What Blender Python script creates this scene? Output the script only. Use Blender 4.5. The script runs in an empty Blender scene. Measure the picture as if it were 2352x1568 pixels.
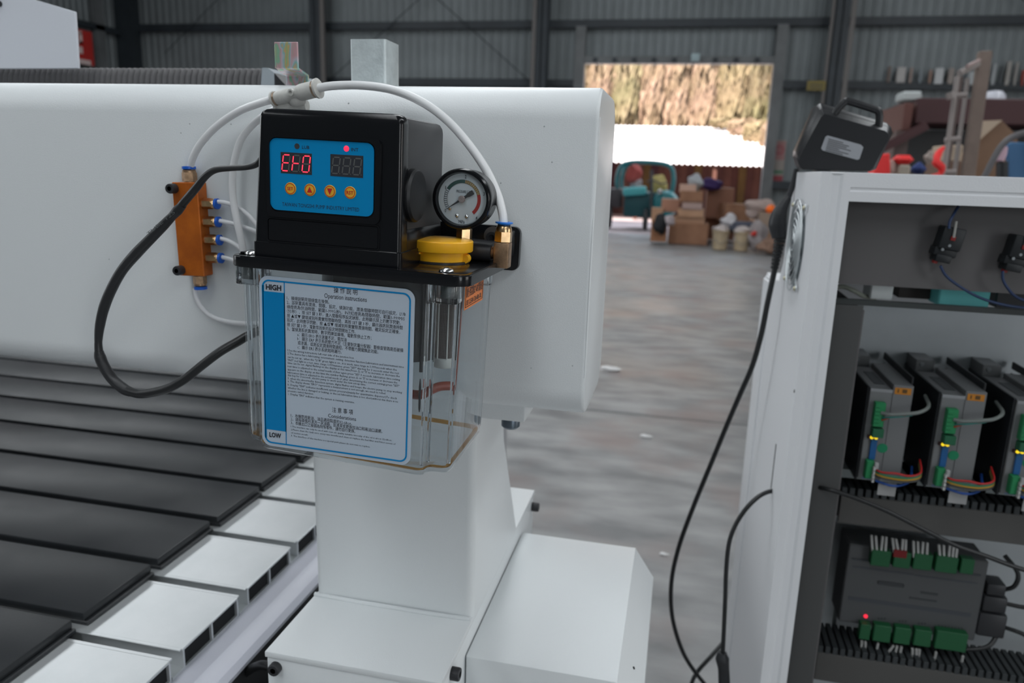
import bpy, bmesh, math, random
from mathutils import Vector, Matrix
random.seed(7)
S = bpy.context.scene
COL = S.collection
PI = math.pi
R = math.radians

# ------------------------------------------------------------------ camera, world, sun, lights, exposure
YAW, PITCH, ROLL, FPX = R(12.396), R(12.878), R(1.835), 1724.6
CAM = Vector((0, 0, 1.45))
fwd = Vector((-math.sin(YAW)*math.cos(PITCH), math.cos(YAW)*math.cos(PITCH), -math.sin(PITCH)))
rgt0 = Vector((math.cos(YAW), math.sin(YAW), 0))
up0 = rgt0.cross(fwd)
rgt = math.cos(ROLL)*rgt0 + math.sin(ROLL)*up0
upv = -math.sin(ROLL)*rgt0 + math.cos(ROLL)*up0
cd = bpy.data.cameras.new('camera'); cam = bpy.data.objects.new('camera', cd); COL.objects.link(cam)
m = Matrix((rgt, upv, -fwd)).transposed().to_4x4(); m.translation = CAM
cam.matrix_world = m
cd.sensor_width = 22.3; cd.lens = FPX*22.3/2352; cd.clip_start = 0.02; cd.clip_end = 400
cd.dof.use_dof = True; cd.dof.focus_distance = 0.62; cd.dof.aperture_fstop = 4.6
S.camera = cam

w = bpy.data.worlds.new('sky'); S.world = w; w.use_nodes = True
bgn = w.node_tree.nodes['Background']; bgn.inputs[0].default_value = (0.80, 0.88, 1.0, 1); bgn.inputs[1].default_value = 2.6

def sun(direction, energy, color, angle):
    l = bpy.data.lights.new('sun', 'SUN'); l.energy = energy; l.color = color; l.angle = angle
    o = bpy.data.objects.new('sun', l); COL.objects.link(o)
    o.rotation_euler = Vector(direction).to_track_quat('-Z', 'Y').to_euler(); return o
sun((0.25, 0.62, -0.95), 11.0, (1.0, 0.90, 0.82), R(1.5))

def area(name, loc, target, sx, sy, energy, color=(0.93, 0.97, 1.0)):
    l = bpy.data.lights.new(name, 'AREA'); l.shape = 'RECTANGLE'; l.size = sx; l.size_y = sy; l.energy = energy; l.color = color
    o = bpy.data.objects.new(name, l); COL.objects.link(o); o.location = loc
    d = Vector(target) - Vector(loc); o.rotation_euler = d.to_track_quat('-Z', 'Y').to_euler(); return o
for sx_ in (-9.0, -1.5, 6.0):
    area('skylight', (sx_, 2.0, 7.85), (sx_, 2.0, 0), 1.8, 26, 760)
area('added_fill', (8.0, -9.6, 2.6), (0, 2, 1.4), 5.0, 4.6, 430)  # added fill light behind the camera; no door stands there
area('added_fill', (12.6, 2.0, 2.6), (2, 5, 1.2), 5.0, 4.0, 240, (1.0, 0.96, 0.93))  # added fill light from the right; the wall has no opening
area('added_fill', (-14.6, 3.0, 2.8), (2, 3, 1.2), 6.0, 4.4, 420)  # fill light added to brighten the left side of the cabinet

S.view_settings.view_transform = 'Standard'; S.view_settings.look = 'None'
S.view_settings.gamma = 1; S.view_settings.exposure = 0.0
S.view_settings.use_curve_mapping = False
S.cycles.use_denoising = True
S.cycles.max_bounces = 10; S.cycles.transparent_max_bounces = 24
S.cycles.diffuse_bounces = 4; S.cycles.glossy_bounces = 4; S.cycles.transmission_bounces = 10
S.cycles.caustics_reflective = False; S.cycles.caustics_refractive = False
S.cycles.sample_clamp_indirect = 4.0

# ------------------------------------------------------------------ helpers
def at(px, py, X=None, Y=None, Z=None):
    """Point of the photograph's ray that lies on the given plane."""
    d = rgt*((px-1176)/FPX) + upv*((784-py)/FPX) + fwd
    if X is not None: t = (X-CAM.x)/d.x
    elif Y is not None: t = (Y-CAM.y)/d.y
    else: t = (Z-CAM.z)/d.z
    return CAM + d*t

MATS = {}
def mat(name, color=(.5, .5, .5), rough=.5, metal=0.0, spec=.5, emit=None, estr=1.0, bump=0.0, bscale=200.0, vary=0.0, vscale=8.0,
        color2=None, coat=0.0, trans=0.0, ior=1.45, sss=0.0, alpha=1.0, rvary=0.0):
    if name in MATS: return MATS[name]
    m = bpy.data.materials.new(name); m.use_nodes = True; MATS[name] = m
    nt = m.node_tree; N = nt.nodes; L = nt.links; b = N['Principled BSDF']
    b.inputs['Base Color'].default_value = (*color, 1); b.inputs['Roughness'].default_value = rough
    b.inputs['Metallic'].default_value = metal; b.inputs['Specular IOR Level'].default_value = spec
    b.inputs['Coat Weight'].default_value = coat; b.inputs['Transmission Weight'].default_value = trans
    b.inputs['IOR'].default_value = ior; b.inputs['Alpha'].default_value = alpha
    if sss: b.inputs['Subsurface Weight'].default_value = sss; b.inputs['Subsurface Radius'].default_value = (.01, .006, .003); b.inputs['Subsurface Scale'].default_value = .3
    if emit: b.inputs['Emission Color'].default_value = (*emit, 1); b.inputs['Emission Strength'].default_value = estr
    tc = None
    if vary or color2 or bump or rvary:
        tc = N.new('ShaderNodeTexCoord')
    if vary or color2 or rvary:
        n = N.new('ShaderNodeTexNoise'); n.inputs['Scale'].default_value = vscale; n.inputs['Detail'].default_value = 6; n.inputs['Roughness'].default_value = .6
        L.new(tc.outputs['Object'], n.inputs['Vector'])
        cr = N.new('ShaderNodeValToRGB'); cr.color_ramp.elements[0].position = .32; cr.color_ramp.elements[1].position = .68
        c2 = color2 or tuple(c*(1-vary) for c in color)
        cr.color_ramp.elements[0].color = (*c2, 1); cr.color_ramp.elements[1].color = (*color, 1)
        L.new(n.outputs['Fac'], cr.inputs['Fac']); L.new(cr.outputs['Color'], b.inputs['Base Color'])
        if rvary:
            mr = N.new('ShaderNodeMapRange'); mr.inputs['To Min'].default_value = max(0, rough-rvary); mr.inputs['To Max'].default_value = rough+rvary
            mr.inputs['From Min'].default_value = .35; mr.inputs['From Max'].default_value = .65
            L.new(n.outputs['Fac'], mr.inputs['Value']); L.new(mr.outputs['Result'], b.inputs['Roughness'])
    if bump:
        n2 = N.new('ShaderNodeTexNoise'); n2.inputs['Scale'].default_value = bscale; n2.inputs['Detail'].default_value = 3
        bp = N.new('ShaderNodeBump'); bp.inputs['Strength'].default_value = bump; bp.inputs['Distance'].default_value = .001
        L.new(tc.outputs['Object'], n2.inputs['Vector']); L.new(n2.outputs['Fac'], bp.inputs['Height']); L.new(bp.outputs['Normal'], b.inputs['Normal'])
    return m

def mesh_from(bm, name, smooth=35):
    me = bpy.data.meshes.new(name); bmesh.ops.recalc_face_normals(bm, faces=bm.faces); bm.to_mesh(me); bm.free()
    if smooth:
        me.polygons.foreach_set('use_smooth', [True]*len(me.polygons)); me.set_sharp_from_angle(angle=R(smooth))
    return me
def obj(name, bm, material, parent=None, smooth=35, loc=None, rot=None, label=None):
    me = mesh_from(bm, name, smooth) if isinstance(bm, bmesh.types.BMesh) else bm
    if material and not me.materials: me.materials.append(material)
    o = bpy.data.objects.new(name, me); COL.objects.link(o)
    if parent: o.parent = parent
    if loc is not None: o.location = loc
    if rot is not None: o.rotation_euler = rot
    if label: o['label'] = label
    return o
def tag(o, label, cat, group=None, kind=None):
    if label: o['label'] = label
    if cat: o['category'] = cat
    if group: o['group'] = group
    if kind: o['kind'] = kind
    return o
def thing(name, label, cat, loc=(0, 0, 0), rot=(0, 0, 0), group=None):
    o = bpy.data.objects.new(name, None); COL.objects.link(o); o.location = loc; o.rotation_euler = rot; o.empty_display_size = .05
    return tag(o, label, cat, group)
def struct(o): o['kind'] = 'structure'; return o

def NB(): return bmesh.new()
def bx(bm, x0, x1, y0, y1, z0, z1, bev=0, seg=2, M=None):
    r = bmesh.ops.create_cube(bm, size=1)['verts']
    for v in r:
        v.co = Vector(((x0+x1)/2+v.co.x*(x1-x0), (y0+y1)/2+v.co.y*(y1-y0), (z0+z1)/2+v.co.z*(z1-z0)))
    if bev:
        e = {e for v in r for e in v.link_edges}
        out = bmesh.ops.bevel(bm, geom=list(e), offset=bev, segments=seg, affect='EDGES', profile=.5)
        r = list({v for f in out['faces'] for v in f.verts} | {v for v in r if v.is_valid})
    if M is not None: bmesh.ops.transform(bm, matrix=M, verts=r)
    return bm
def box(*a, **k): return bx(NB(), *a, **k)
AX = {'x': lambda a, b, c: (c, a, b), 'y': lambda a, b, c: (a, c, b), 'z': lambda a, b, c: (a, b, c)}
def prism(bm, pts, axis, c0, c1, bev=0, seg=2, M=None):
    f = AX[axis]
    A = [bm.verts.new(f(p[0], p[1], c0)) for p in pts]; B = [bm.verts.new(f(p[0], p[1], c1)) for p in pts]
    n = len(pts); fs = [bm.faces.new(A), bm.faces.new(B[::-1])]
    for i in range(n): fs.append(bm.faces.new((A[i], A[(i+1) % n], B[(i+1) % n], B[i])))
    vs = A+B
    if bev:
        es = list(fs[0].edges)+list(fs[1].edges)
        out = bmesh.ops.bevel(bm, geom=es, offset=bev, segments=seg, affect='EDGES', profile=.5)
        vs = list({v for ff in out['faces'] for v in ff.verts} | {v for v in vs if v.is_valid})
    if M is not None: bmesh.ops.transform(bm, matrix=M, verts=vs)
    return bm
def rrect(x0, x1, y0, y1, r, n=5):
    out = []
    for cx, cy, a0 in ((x1-r, y1-r, 0), (x0+r, y1-r, 90), (x0+r, y0+r, 180), (x1-r, y0+r, 270)):
        for i in range(n+1):
            a = R(a0+90*i/n); out.append((cx+r*math.cos(a), cy+r*math.sin(a)))
    return out
def ring_plate(bm, outer, inner, axis, c0, c1):
    f = AX[axis]; n = len(outer)
    rows = [[bm.verts.new(f(p[0], p[1], c)) for p in pts] for pts, c in ((outer, c0), (outer, c1), (inner, c1), (inner, c0))]
    for k in range(4):
        a, b = rows[k], rows[(k+1) % 4]
        for i in range(n): bm.faces.new((a[i], a[(i+1) % n], b[(i+1) % n], b[i]))
    return bm
def frame_to(d):
    d = Vector(d).normalized(); return d.to_track_quat('Z', 'Y').to_matrix()
def cyl(bm, p0, p1, r0, r1=None, seg=20, cap=True, phase=0):
    p0, p1 = Vector(p0), Vector(p1); r1 = r0 if r1 is None else r1; Q = frame_to(p1-p0)
    A, B = [], []
    for i in range(seg):
        a = 2*PI*i/seg+phase; d = Q @ Vector((math.cos(a), math.sin(a), 0))
        A.append(bm.verts.new(p0+d*r0)); B.append(bm.verts.new(p1+d*r1))
    for i in range(seg): bm.faces.new((A[i], A[(i+1) % seg], B[(i+1) % seg], B[i]))
    if cap: bm.faces.new(A[::-1]); bm.faces.new(B)
    return bm
def lathe(bm, prof, origin, axis=(0, 0, 1), seg=28, phase=0):
    """prof: (radius, distance along axis)."""
    o = Vector(origin); ax = Vector(axis).normalized(); Q = frame_to(ax); rows = []
    for r, h in prof:
        if r < 1e-7: rows.append([bm.verts.new(o+ax*h)])
        else: rows.append([bm.verts.new(o+ax*h+Q @ Vector((math.cos(2*PI*i/seg+phase)*r, math.sin(2*PI*i/seg+phase)*r, 0))) for i in range(seg)])
    for a, b in zip(rows, rows[1:]):
        for i in range(seg):
            j = (i+1) % seg
            if len(a) == 1 and len(b) == 1: break
            if len(a) == 1: bm.faces.new((a[0], b[j], b[i]))
            elif len(b) == 1: bm.faces.new((a[i], a[j], b[0]))
            else: bm.faces.new((a[i], a[j], b[j], b[i]))
    if len(rows[0]) > 1: bm.faces.new(rows[0][::-1])
    if len(rows[-1]) > 1: bm.faces.new(rows[-1])
    return bm
def spline(pts, n=8):
    P = [Vector(p) for p in pts]; P = [2*P[0]-P[1]]+P+[2*P[-1]-P[-2]]; out = []
    for i in range(1, len(P)-2):
        a, b, c, d = P[i-1:i+3]
        for k in range(n):
            t = k/n
            out.append(.5*((2*b)+(c-a)*t+(2*a-5*b+4*c-d)*t*t+(3*b-a-3*c+d)*t**3))
    out.append(P[-2]); return out
def tube(bm, pts, r, seg=10, n=8, radii=None):
    C = spline(pts, n) if n else [Vector(p) for p in pts]
    rr = [r]*len(C) if radii is None else [radii[min(int(i/n), len(radii)-2)]*(1-(i % n)/n)+radii[min(int(i/n)+1, len(radii)-1)]*((i % n)/n) for i in range(len(C))]
    if radii is not None: rr[-1] = radii[-1]
    t0 = (C[1]-C[0]).normalized(); nrm = t0.orthogonal().normalized(); prev = None
    for i, c in enumerate(C):
        t = (C[min(i+1, len(C)-1)]-C[max(i-1, 0)]).normalized()
        nrm = (nrm-t*nrm.dot(t)).normalized(); bn = t.cross(nrm)
        ring = [bm.verts.new(c+(nrm*math.cos(2*PI*k/seg)+bn*math.sin(2*PI*k/seg))*rr[i]) for k in range(seg)]
        if prev:
            for k in range(seg): bm.faces.new((prev[k], prev[(k+1) % seg], ring[(k+1) % seg], ring[k]))
        else: bm.faces.new(ring[::-1])
        prev = ring
    bm.faces.new(prev); return bm
def cable(name, pts, r, material, label, cat='cable', group=None, radii=None, seg=12, parent=None):
    o = obj(name, tube(NB(), pts, r, seg, 8, radii), material, parent, smooth=60)
    return tag(o, label, cat, group) if label else o
def sector(bm, cx, cz, r0, r1, a0, a1, y, n=10, th=.0001):
    """flat arc band facing -Y, angles in degrees"""
    P = []
    for i in range(n+1):
        a = R(a0+(a1-a0)*i/n); P.append((cx+r1*math.cos(a), cz+r1*math.sin(a)))
    for i in range(n, -1, -1):
        a = R(a0+(a1-a0)*i/n); P.append((cx+r0*math.cos(a), cz+r0*math.sin(a)))
    for i in range(n):
        q = [P[i], P[i+1], P[2*n-i], P[2*n+1-i]]
        bm.faces.new([bm.verts.new((x, y, z)) for x, z in q])
    return bm
def quad(bm, pts):
    bm.faces.new([bm.verts.new(p) for p in pts]); return bm
DG = None
def text_bm(bm, s, x, z, y, h, width=None, align='LEFT', bold=0.0, M=None, res=2):
    """lettering in the XZ plane facing -Y; z is the middle of the line, width fits it to a measured length"""
    cu = bpy.data.curves.new('t', 'FONT'); cu.body = s; cu.resolution_u = res; cu.size = 1; cu.offset = bold; cu.align_x = 'LEFT'
    o = bpy.data.objects.new('t', cu); COL.objects.link(o)
    dg = bpy.context.evaluated_depsgraph_get(); me = bpy.data.meshes.new_from_object(o.evaluated_get(dg), depsgraph=dg)
    COL.objects.unlink(o); bpy.data.objects.remove(o); bpy.data.curves.remove(cu)
    if not me.vertices: bpy.data.meshes.remove(me); return bm
    xs = [v.co.x for v in me.vertices]; x0, x1 = min(xs), max(xs); k = h/.72
    sx = k if width is None else width/(x1-x0)
    tot = sx*(x1-x0); off = 0 if align == 'LEFT' else (-tot/2 if align == 'CENTER' else -tot)
    base = len(bm.verts); T = [bm.verts.new((x+off+(v.co.x-x0)*sx, y, z-h/2+v.co.y*k)) for v in me.vertices]
    for p in me.polygons:
        try: bm.faces.new([T[i] for i in p.vertices])
        except ValueError: pass
    if M is not None: bmesh.ops.transform(bm, matrix=M, verts=T)
    bpy.data.meshes.remove(me); return bm
def copy_tree(o, parent=None):
    c = o.copy(); COL.objects.link(c); c.parent = parent
    for ch in list(o.children): copy_tree(ch, c)
    return c
def hexa(bm, p0, p1, r, seg=6): return cyl(bm, p0, p1, r, seg=seg, phase=PI/6)

# ------------------------------------------------------------------ materials
WHITE = mat('white_powder_paint', (.715, .745, .755), .32, bump=.22, bscale=900, spec=.5)
WHITE2 = mat('white_cabinet_paint', (.70, .71, .73), .45, bump=.2, bscale=500)
BLKP = mat('black_gloss_plastic', (.005, .0055, .007), .2, spec=.4, bump=.04, bscale=300)
BLKM = mat('black_matt_plastic', (.022, .023, .026), .45)
GREYP = mat('dark_grey_plastic', (.035, .036, .039), .42)
BLKR = mat('black_rubber', (.012, .013, .014), .5, bump=.15, bscale=500)
BRASS = mat('brass', (.80, .54, .29), .28, 1.0, vary=.35, vscale=120, bump=.05)
BRASSD = mat('dull_brass', (.52, .34, .21), .42, 1.0, vary=.4, vscale=200)
STEEL = mat('bright_steel', (.75, .76, .77), .18, 1.0)
GALV = mat('galvanised_steel', (.60, .66, .67), .42, .3, color2=(.46, .51, .52), vscale=60, bump=.5, bscale=350)
ALU = mat('milled_aluminium', (.74, .76, .77), .33, .55, color2=(.64, .67, .68), vscale=6, bump=.1, bscale=150)
RAILP = mat('lilac_white_rail_paint', (.60, .61, .68), .3, bump=.2, bscale=600)
PVC = mat('dark_grey_pvc', (.026, .029, .032), .36, color2=(.020, .022, .025), vscale=5, bump=.12, bscale=250, rvary=.07)
DARK = mat('dark_steel', (.02, .021, .023), .5)
TUBEM = mat('milky_plastic_tube', (.93, .94, .95), .28, trans=.22, ior=1.4, sss=.0)
BLUEC = mat('blue_collar_plastic', (.01, .11, .55), .35)
ORANGE = mat('orange_anodised_metal', (.60, .155, .015), .38, .35, color2=(.42, .10, .012), vscale=40, bump=.1)
YEL = mat('orange_yellow_cap_plastic', (1.0, .50, .02), .35, sss=.2, bump=.05, bscale=400)
PANEL = mat('blue_panel_film', (.0, .225, .50), .35, spec=.3)
LBL = mat('pale_label_film', (.44, .51, .59), .28)
LBLB = mat('label_blue_print', (.0, .20, .47), .3, spec=.3)
INK = mat('black_print', (.012, .012, .018), .5)
REDI = mat('red_print', (.48, .01, .015), .5)
OIL = mat('amber_oil', (.70, .36, .08), .1, trans=.7, ior=1.4)
CARD = mat('cardboard', (.33, .17, .10), .85, color2=(.24, .12, .07), vscale=3)
CARDL = mat('pale_cardboard', (.50, .30, .19), .85, color2=(.40, .23, .14), vscale=3)

def clear_mat(name, tint=(.93, .95, .96), gloss=1.0, ior=1.5):
    m = bpy.data.materials.new(name); m.use_nodes = True; nt = m.node_tree; N = nt.nodes; L = nt.links; N.clear()
    out = N.new('ShaderNodeOutputMaterial'); mx = N.new('ShaderNodeMixShader'); t = N.new('ShaderNodeBsdfTransparent'); g = N.new('ShaderNodeBsdfGlossy')
    t.inputs[0].default_value = (*tint, 1); g.inputs['Roughness'].default_value = .03; g.inputs[0].default_value = (gloss, gloss, gloss, 1)
    lw = N.new('ShaderNodeLayerWeight'); lw.inputs['Blend'].default_value = .5; f0 = ((ior-1)/(ior+1))**2
    pw_ = N.new('ShaderNodeMath'); pw_.operation = 'POWER'; pw_.inputs[1].default_value = 5; L.new(lw.outputs['Facing'], pw_.inputs[0])
    fr = N.new('ShaderNodeMath'); fr.operation = 'MULTIPLY_ADD'; fr.inputs[1].default_value = 1-f0; fr.inputs[2].default_value = f0; L.new(pw_.outputs[0], fr.inputs[0])
    L.new(fr.outputs[0], mx.inputs[0]); L.new(t.outputs[0], mx.inputs[1]); L.new(g.outputs[0], mx.inputs[2]); L.new(mx.outputs[0], out.inputs[0]); return m
CLEAR = clear_mat('clear_acrylic')
CLEARG = clear_mat('gauge_lens', (.98, .98, .98), 1, 1.45)
REFR = mat('moulded_clear_acrylic', (.93, .95, .97), .03, trans=1.0, ior=1.47)

# wall, floor with shaped stains
def corrugated_mat():
    return mat('grey_corrugated_sheet', (.215, .240, .25), .5, .15, vary=.25, vscale=.6)
SHEET = corrugated_mat()
FRAME = mat('dark_steelwork_paint', (.030, .038, .046), .5, vary=.3, vscale=2)
FRAMEL = mat('grey_steelwork_paint', (.155, .165, .17), .5, vary=.3, vscale=2)
FRAMEB = mat('brownish_steel_flange', (.13, .12, .115), .5)
def floor_mat():
    m = bpy.data.materials.new('worn_concrete'); m.use_nodes = True; nt = m.node_tree; N = nt.nodes; L = nt.links; b = N['Principled BSDF']
    tc = N.new('ShaderNodeTexCoord')
    def noise(scale, detail=5, sx=1, sy=1):
        mp = N.new('ShaderNodeMapping'); mp.inputs['Scale'].default_value = (sx, sy, 1); L.new(tc.outputs['Object'], mp.inputs[0])
        n = N.new('ShaderNodeTexNoise'); n.inputs['Scale'].default_value = scale; n.inputs['Detail'].default_value = detail; L.new(mp.outputs[0], n.inputs[0]); return n
    n1 = noise(1.7, 6); n2 = noise(4.5, 6, .6, 1.5); n3 = noise(1.0, 4)
    r1 = N.new('ShaderNodeValToRGB'); e = r1.color_ramp.elements; e[0].position = .33; e[0].color = (.165, .168, .172, 1); e[1].position = .66; e[1].color = (.31, .312, .312, 1)
    L.new(n2.outputs[0], r1.inputs[0])
    r2 = N.new('ShaderNodeValToRGB'); e = r2.color_ramp.elements; e[0].position = .50; e[0].color = (0, 0, 0, 1); e[1].position = .70; e[1].color = (.75, .75, .75, 1)
    L.new(n1.outputs[0], r2.inputs[0])
    mx = N.new('ShaderNodeMix'); mx.data_type = 'RGBA'; L.new(r2.outputs[0], mx.inputs[0]); L.new(r1.outputs[0], mx.inputs[6]); mx.inputs[7].default_value = (.235, .185, .175, 1)
    L.new(mx.outputs[2], b.inputs['Base Color'])
    mr = N.new('ShaderNodeMapRange'); mr.inputs[1].default_value = .3; mr.inputs[2].default_value = .7; mr.inputs[3].default_value = .28; mr.inputs[4].default_value = .55
    L.new(n3.outputs[0], mr.inputs[0]); L.new(mr.outputs[0], b.inputs['Roughness'])
    return m
FLOOR = floor_mat()

# ------------------------------------------------------------------ the hall
fl = thing('floor', None, None); struct(fl)
YJ = [-10, -5.5, -1.0, 4.50, 9.2, 14.0, 19.0]
XJ = [-15.2, -9.2, -3.4, 2.4, 8.0, 14.0]
for i in range(len(YJ)-1):
    for j in range(len(XJ)-1):
        obj('slab', box(XJ[j]+.012, XJ[j+1]-.012, YJ[i]+.012, YJ[i+1]-.012, -.15, 0, .006, 1), FLOOR, fl)
obj('joint_filler', box(-15.2, 14, -10, 19, -.16, -.012), mat('dark_joint', (.06, .055, .05), .8), fl)

WY = 19.0
def corr_sheet(x0, x1, z0, z1, y, pitch=.20, dep=.026):
    bm = NB(); n = max(1, int((x1-x0)/pitch)); p = (x1-x0)/n; row = []
    for i in range(n):
        for fx, fy in ((0, 0), (.62, 0), (.72, -dep), (.90, -dep)): row.append((x0+(i+fx)*p, y+fy))
    row.append((x1, y))
    A = [bm.verts.new((x, yy, z0)) for x, yy in row]; B = [bm.verts.new((x, yy, z1)) for x, yy in row]
    for i in range(len(row)-1): bm.faces.new((A[i], A[i+1], B[i+1], B[i]))
    return bm
wb = thing('wall_back', None, None); struct(wb)
DX0, DX1, DZ = -2.58, 1.72, 3.97
def sheets(x0, x1, z0, z1):
    n = max(1, round((x1-x0)/3.0))
    for i in range(n):
        obj('wall_sheet', corr_sheet(x0+(x1-x0)*i/n, x0+(x1-x0)*(i+1)/n, z0, z1, WY), SHEET, wb, smooth=0)
sheets(-15.2, DX0, 0, 8); sheets(DX0, DX1, DZ, 8); sheets(DX1, 14, 0, 8)
GIRTS = (3.53, 4.86, 6.4)
for z in GIRTS + (1.3,):
    for x0, x1 in ((-15.2, -9.25), (-9.25, -3.5), (-3.5, 2.95), (2.95, 9.0), (9.0, 14)):
        if z < DZ and x0 < DX0 and x1 > DX0 and x1 > DX0: x1_ = DX0-.12 if x0 < DX0 else x1; x0_ = x0
        elif z < DZ and x0 < DX1 and x0 >= DX0: x0_ = DX1+.12; x1_ = x1
        else: x0_, x1_ = x0, x1
        if z < DZ and x0 == -3.5:
            obj('girt', box(-3.5, DX0-.1, WY-.20, WY-.05, z-.07, z+.07), FRAME, wb); x0_, x1_ = DX1+.12, 2.95
        bm = box(x0_, x1_, WY-.20, WY-.19, z-.07, z+.07); bx(bm, x0_, x1_, WY-.20, WY-.05, z-.09, z-.07); bx(bm, x0_, x1_, WY-.20, WY-.05, z+.07, z+.085)
        obj('girt', bm, FRAME if z != 4.86 else FRAME, wb)
def ibeam(x, y, z1, wdt=.28, dep=.34):
    bm = box(x-wdt/2, x+wdt/2, y-dep/2, y-dep/2+.02, 0, z1); bx(bm, x-wdt/2, x+wdt/2, y+dep/2-.02, y+dep/2, 0, z1); bx(bm, x-.012, x+.012, y-dep/2, y+dep/2, 0, z1)
    return bm
for i, x in enumerate((-9.35, -3.58, 3.0, 9.1)):
    c = obj('column', ibeam(x, WY-.42, 8), FRAME, wb)
    for f0_, f1_ in (((.16, .27),), ((-.22, -.13),), ((.16, .26), (-.24, -.18)), ((.16, .26),))[i]: obj('flange', box(x+f0_, x+f1_, WY-.62, WY-.56, 0, 8), FRAMEB, wb)
obj('column', box(-15.18, -14.72, WY-.5, WY-.1, 0, 8), FRAME, wb)
obj('corner_flange', box(-15.15, -15.0, WY-1.4, WY-1.1, 0, 8), FRAMEL, wb)
# diagonal rod bracing
for a, b in (((-9.2, 3.5), (-3.7, 7.8)), ((3.1, 7.6), (8.9, 3.6)), ((-9.2, 7.8), (-3.7, 3.4)), ((-13.9, 4.2), (-9.6, 7.6))):
    obj('brace_rod', cyl(NB(), (a[0], WY-.26, a[1]), (b[0], WY-.26, b[1]), .012, seg=8), FRAME, wb)
# door opening
d1 = thing('door_1', None, None); struct(d1)
obj('door_post', box(DX0-.24, DX0, WY-.25, WY+.02, 0, 4.8), FRAMEL, d1); obj('door_post', box(DX1, DX1+.24, WY-.25, WY+.02, 0, 4.8), FRAMEL, d1)
obj('door_head', box(DX0, DX1, WY-.22, WY+.02, DZ, DZ+.16), FRAMEL, d1)
hb = NB()
for i in range(9): bx(hb, DX0+.2+i*.46, DX0+.30+i*.46, WY-.27, WY-.22, DZ+.02, DZ+.12)
obj('head_clip', hb, FRAME, d1)
obj('door_lamp', box(-.12, .08, WY-.36, WY-.22, DZ+.03, DZ+.2, .02), mat('pale_lamp_case', (.35, .45, .47), .4), d1)

wl = thing('wall_left', None, None); struct(wl)
n = 11
for i in range(n):
    bm = corr_sheet(0, 29/n, 0, 8, 0); bmesh.ops.transform(bm, matrix=Matrix.Translation((-15.2, -10+29*i/n, 0)) @ Matrix.Rotation(PI/2, 4, 'Z'), verts=bm.verts)
    obj('wall_sheet', bm, SHEET, wl, smooth=0)
for z in (3.5, 4.68, 6.2): obj('girt', box(-15.15, -15.0, -10, 19, z-.07, z+.07), FRAME, wl)
wr = thing('wall_right', None, None); struct(wr)
for i in range(n):
    bm = corr_sheet(0, 29/n, 0, 8, 0); bmesh.ops.transform(bm, matrix=Matrix.Translation((14.0, 19-29*i/n, 0)) @ Matrix.Rotation(-PI/2, 4, 'Z'), verts=bm.verts)
    obj('wall_sheet', bm, SHEET, wr, smooth=0)
wf = struct(obj('wall_front', corr_sheet(-15.2, 14, 0, 8, -10), SHEET, smooth=0))
cl = thing('ceiling', None, None); struct(cl)
for i in range(8): obj('roof_sheet', box(-15.3, 14.1, -10.1+i*3.66, -10.1+(i+1)*3.66, 8.0, 8.05), SHEET, cl)
for y in (-7, 0, 6, 12): obj('rafter', box(-15.2, 14, y-.1, y+.1, 7.7, 8.0), FRAME, cl)

# ------------------------------------------------------------------ outside the door
yard = struct(obj('ground', box(-40, 40, 19.05, 34, -.25, -.03), mat('yard_concrete', (.50, .42, .42), .9, vary=.3, vscale=1)))
hb = NB()
hill_pts = [(34, -.1), (36, 2.2), (42, 5), (60, 14), (60, -.3), (34, -.3)]
prism(hb, hill_pts, 'x', -60, 60)
for f in hb.faces: pass
bmesh.ops.transform(hb, matrix=Matrix.Identity(4), verts=hb.verts)
hill = struct(obj('hill', hb, mat('dry_hillside', (.34, .25, .17), .95, color2=(.24, .17, .12), vscale=.5), smooth=0))
# lean-to with a sunlit corrugated roof
lt = thing('lean_to_shed', 'low shed beyond the doorway with a glaring white corrugated roof over rusty brown boards', 'shed', (0, 25, 0))
bm = NB(); nx = 150; rows = []
for i in range(nx*2+1):
    x = -13+26*i/(nx*2); dz = .03 if i % 2 else -.03; rows.append((x, dz))
A = [bm.verts.new((x, 0, 1.80+dz)) for x, dz in rows]; B = [bm.verts.new((x, 6.0, 3.28+dz)) for x, dz in rows]
for i in range(len(rows)-1): bm.faces.new((A[i], A[i+1], B[i+1], B[i]))
obj('roof_sheet', bm, mat('white_roof_sheet', (.85, .80, .79), .6), lt, smooth=0)
board_m = [mat('rust_brown_board_a', (.11, .045, .036), .8, vary=.3, vscale=2), mat('rust_brown_board_b', (.15, .068, .05), .8, vary=.3, vscale=2), mat('dull_yellow_board', (.15, .095, .03), .8, vary=.3, vscale=2), mat('dark_plum_board', (.055, .02, .026), .8)]
for i in range(52):
    x = -6.5+i*.25; k = 2 if i in (20, 27, 33, 38, 41, 44) else (3 if i % 6 == 3 else i % 2)
    obj('board', box(x, x+.246, 2.6+.03*(i % 3), 2.66+.03*(i % 3), 0, 1.95+.02*(i % 4), .004, 1), board_m[k], lt)
obj('gap_backing', box(-7, 7, 2.75, 2.78, 0, 2.0), mat('rusty_post', (.16, .07, .05), .8), lt)  # backing added to stop light showing through the board gaps
for i in range(6): obj('post', box(-6.4+i*2.4, -6.28+i*2.4, .1, .22, 0, 1.8), mat('rusty_post', (.16, .07, .05), .8), lt)
for i in range(3): obj('rafter', box(-13, 13, .6+i*2.2, .7+i*2.2, 1.85+i*.54, 1.95+i*.54), mat('rusty_post'), lt)

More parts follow.
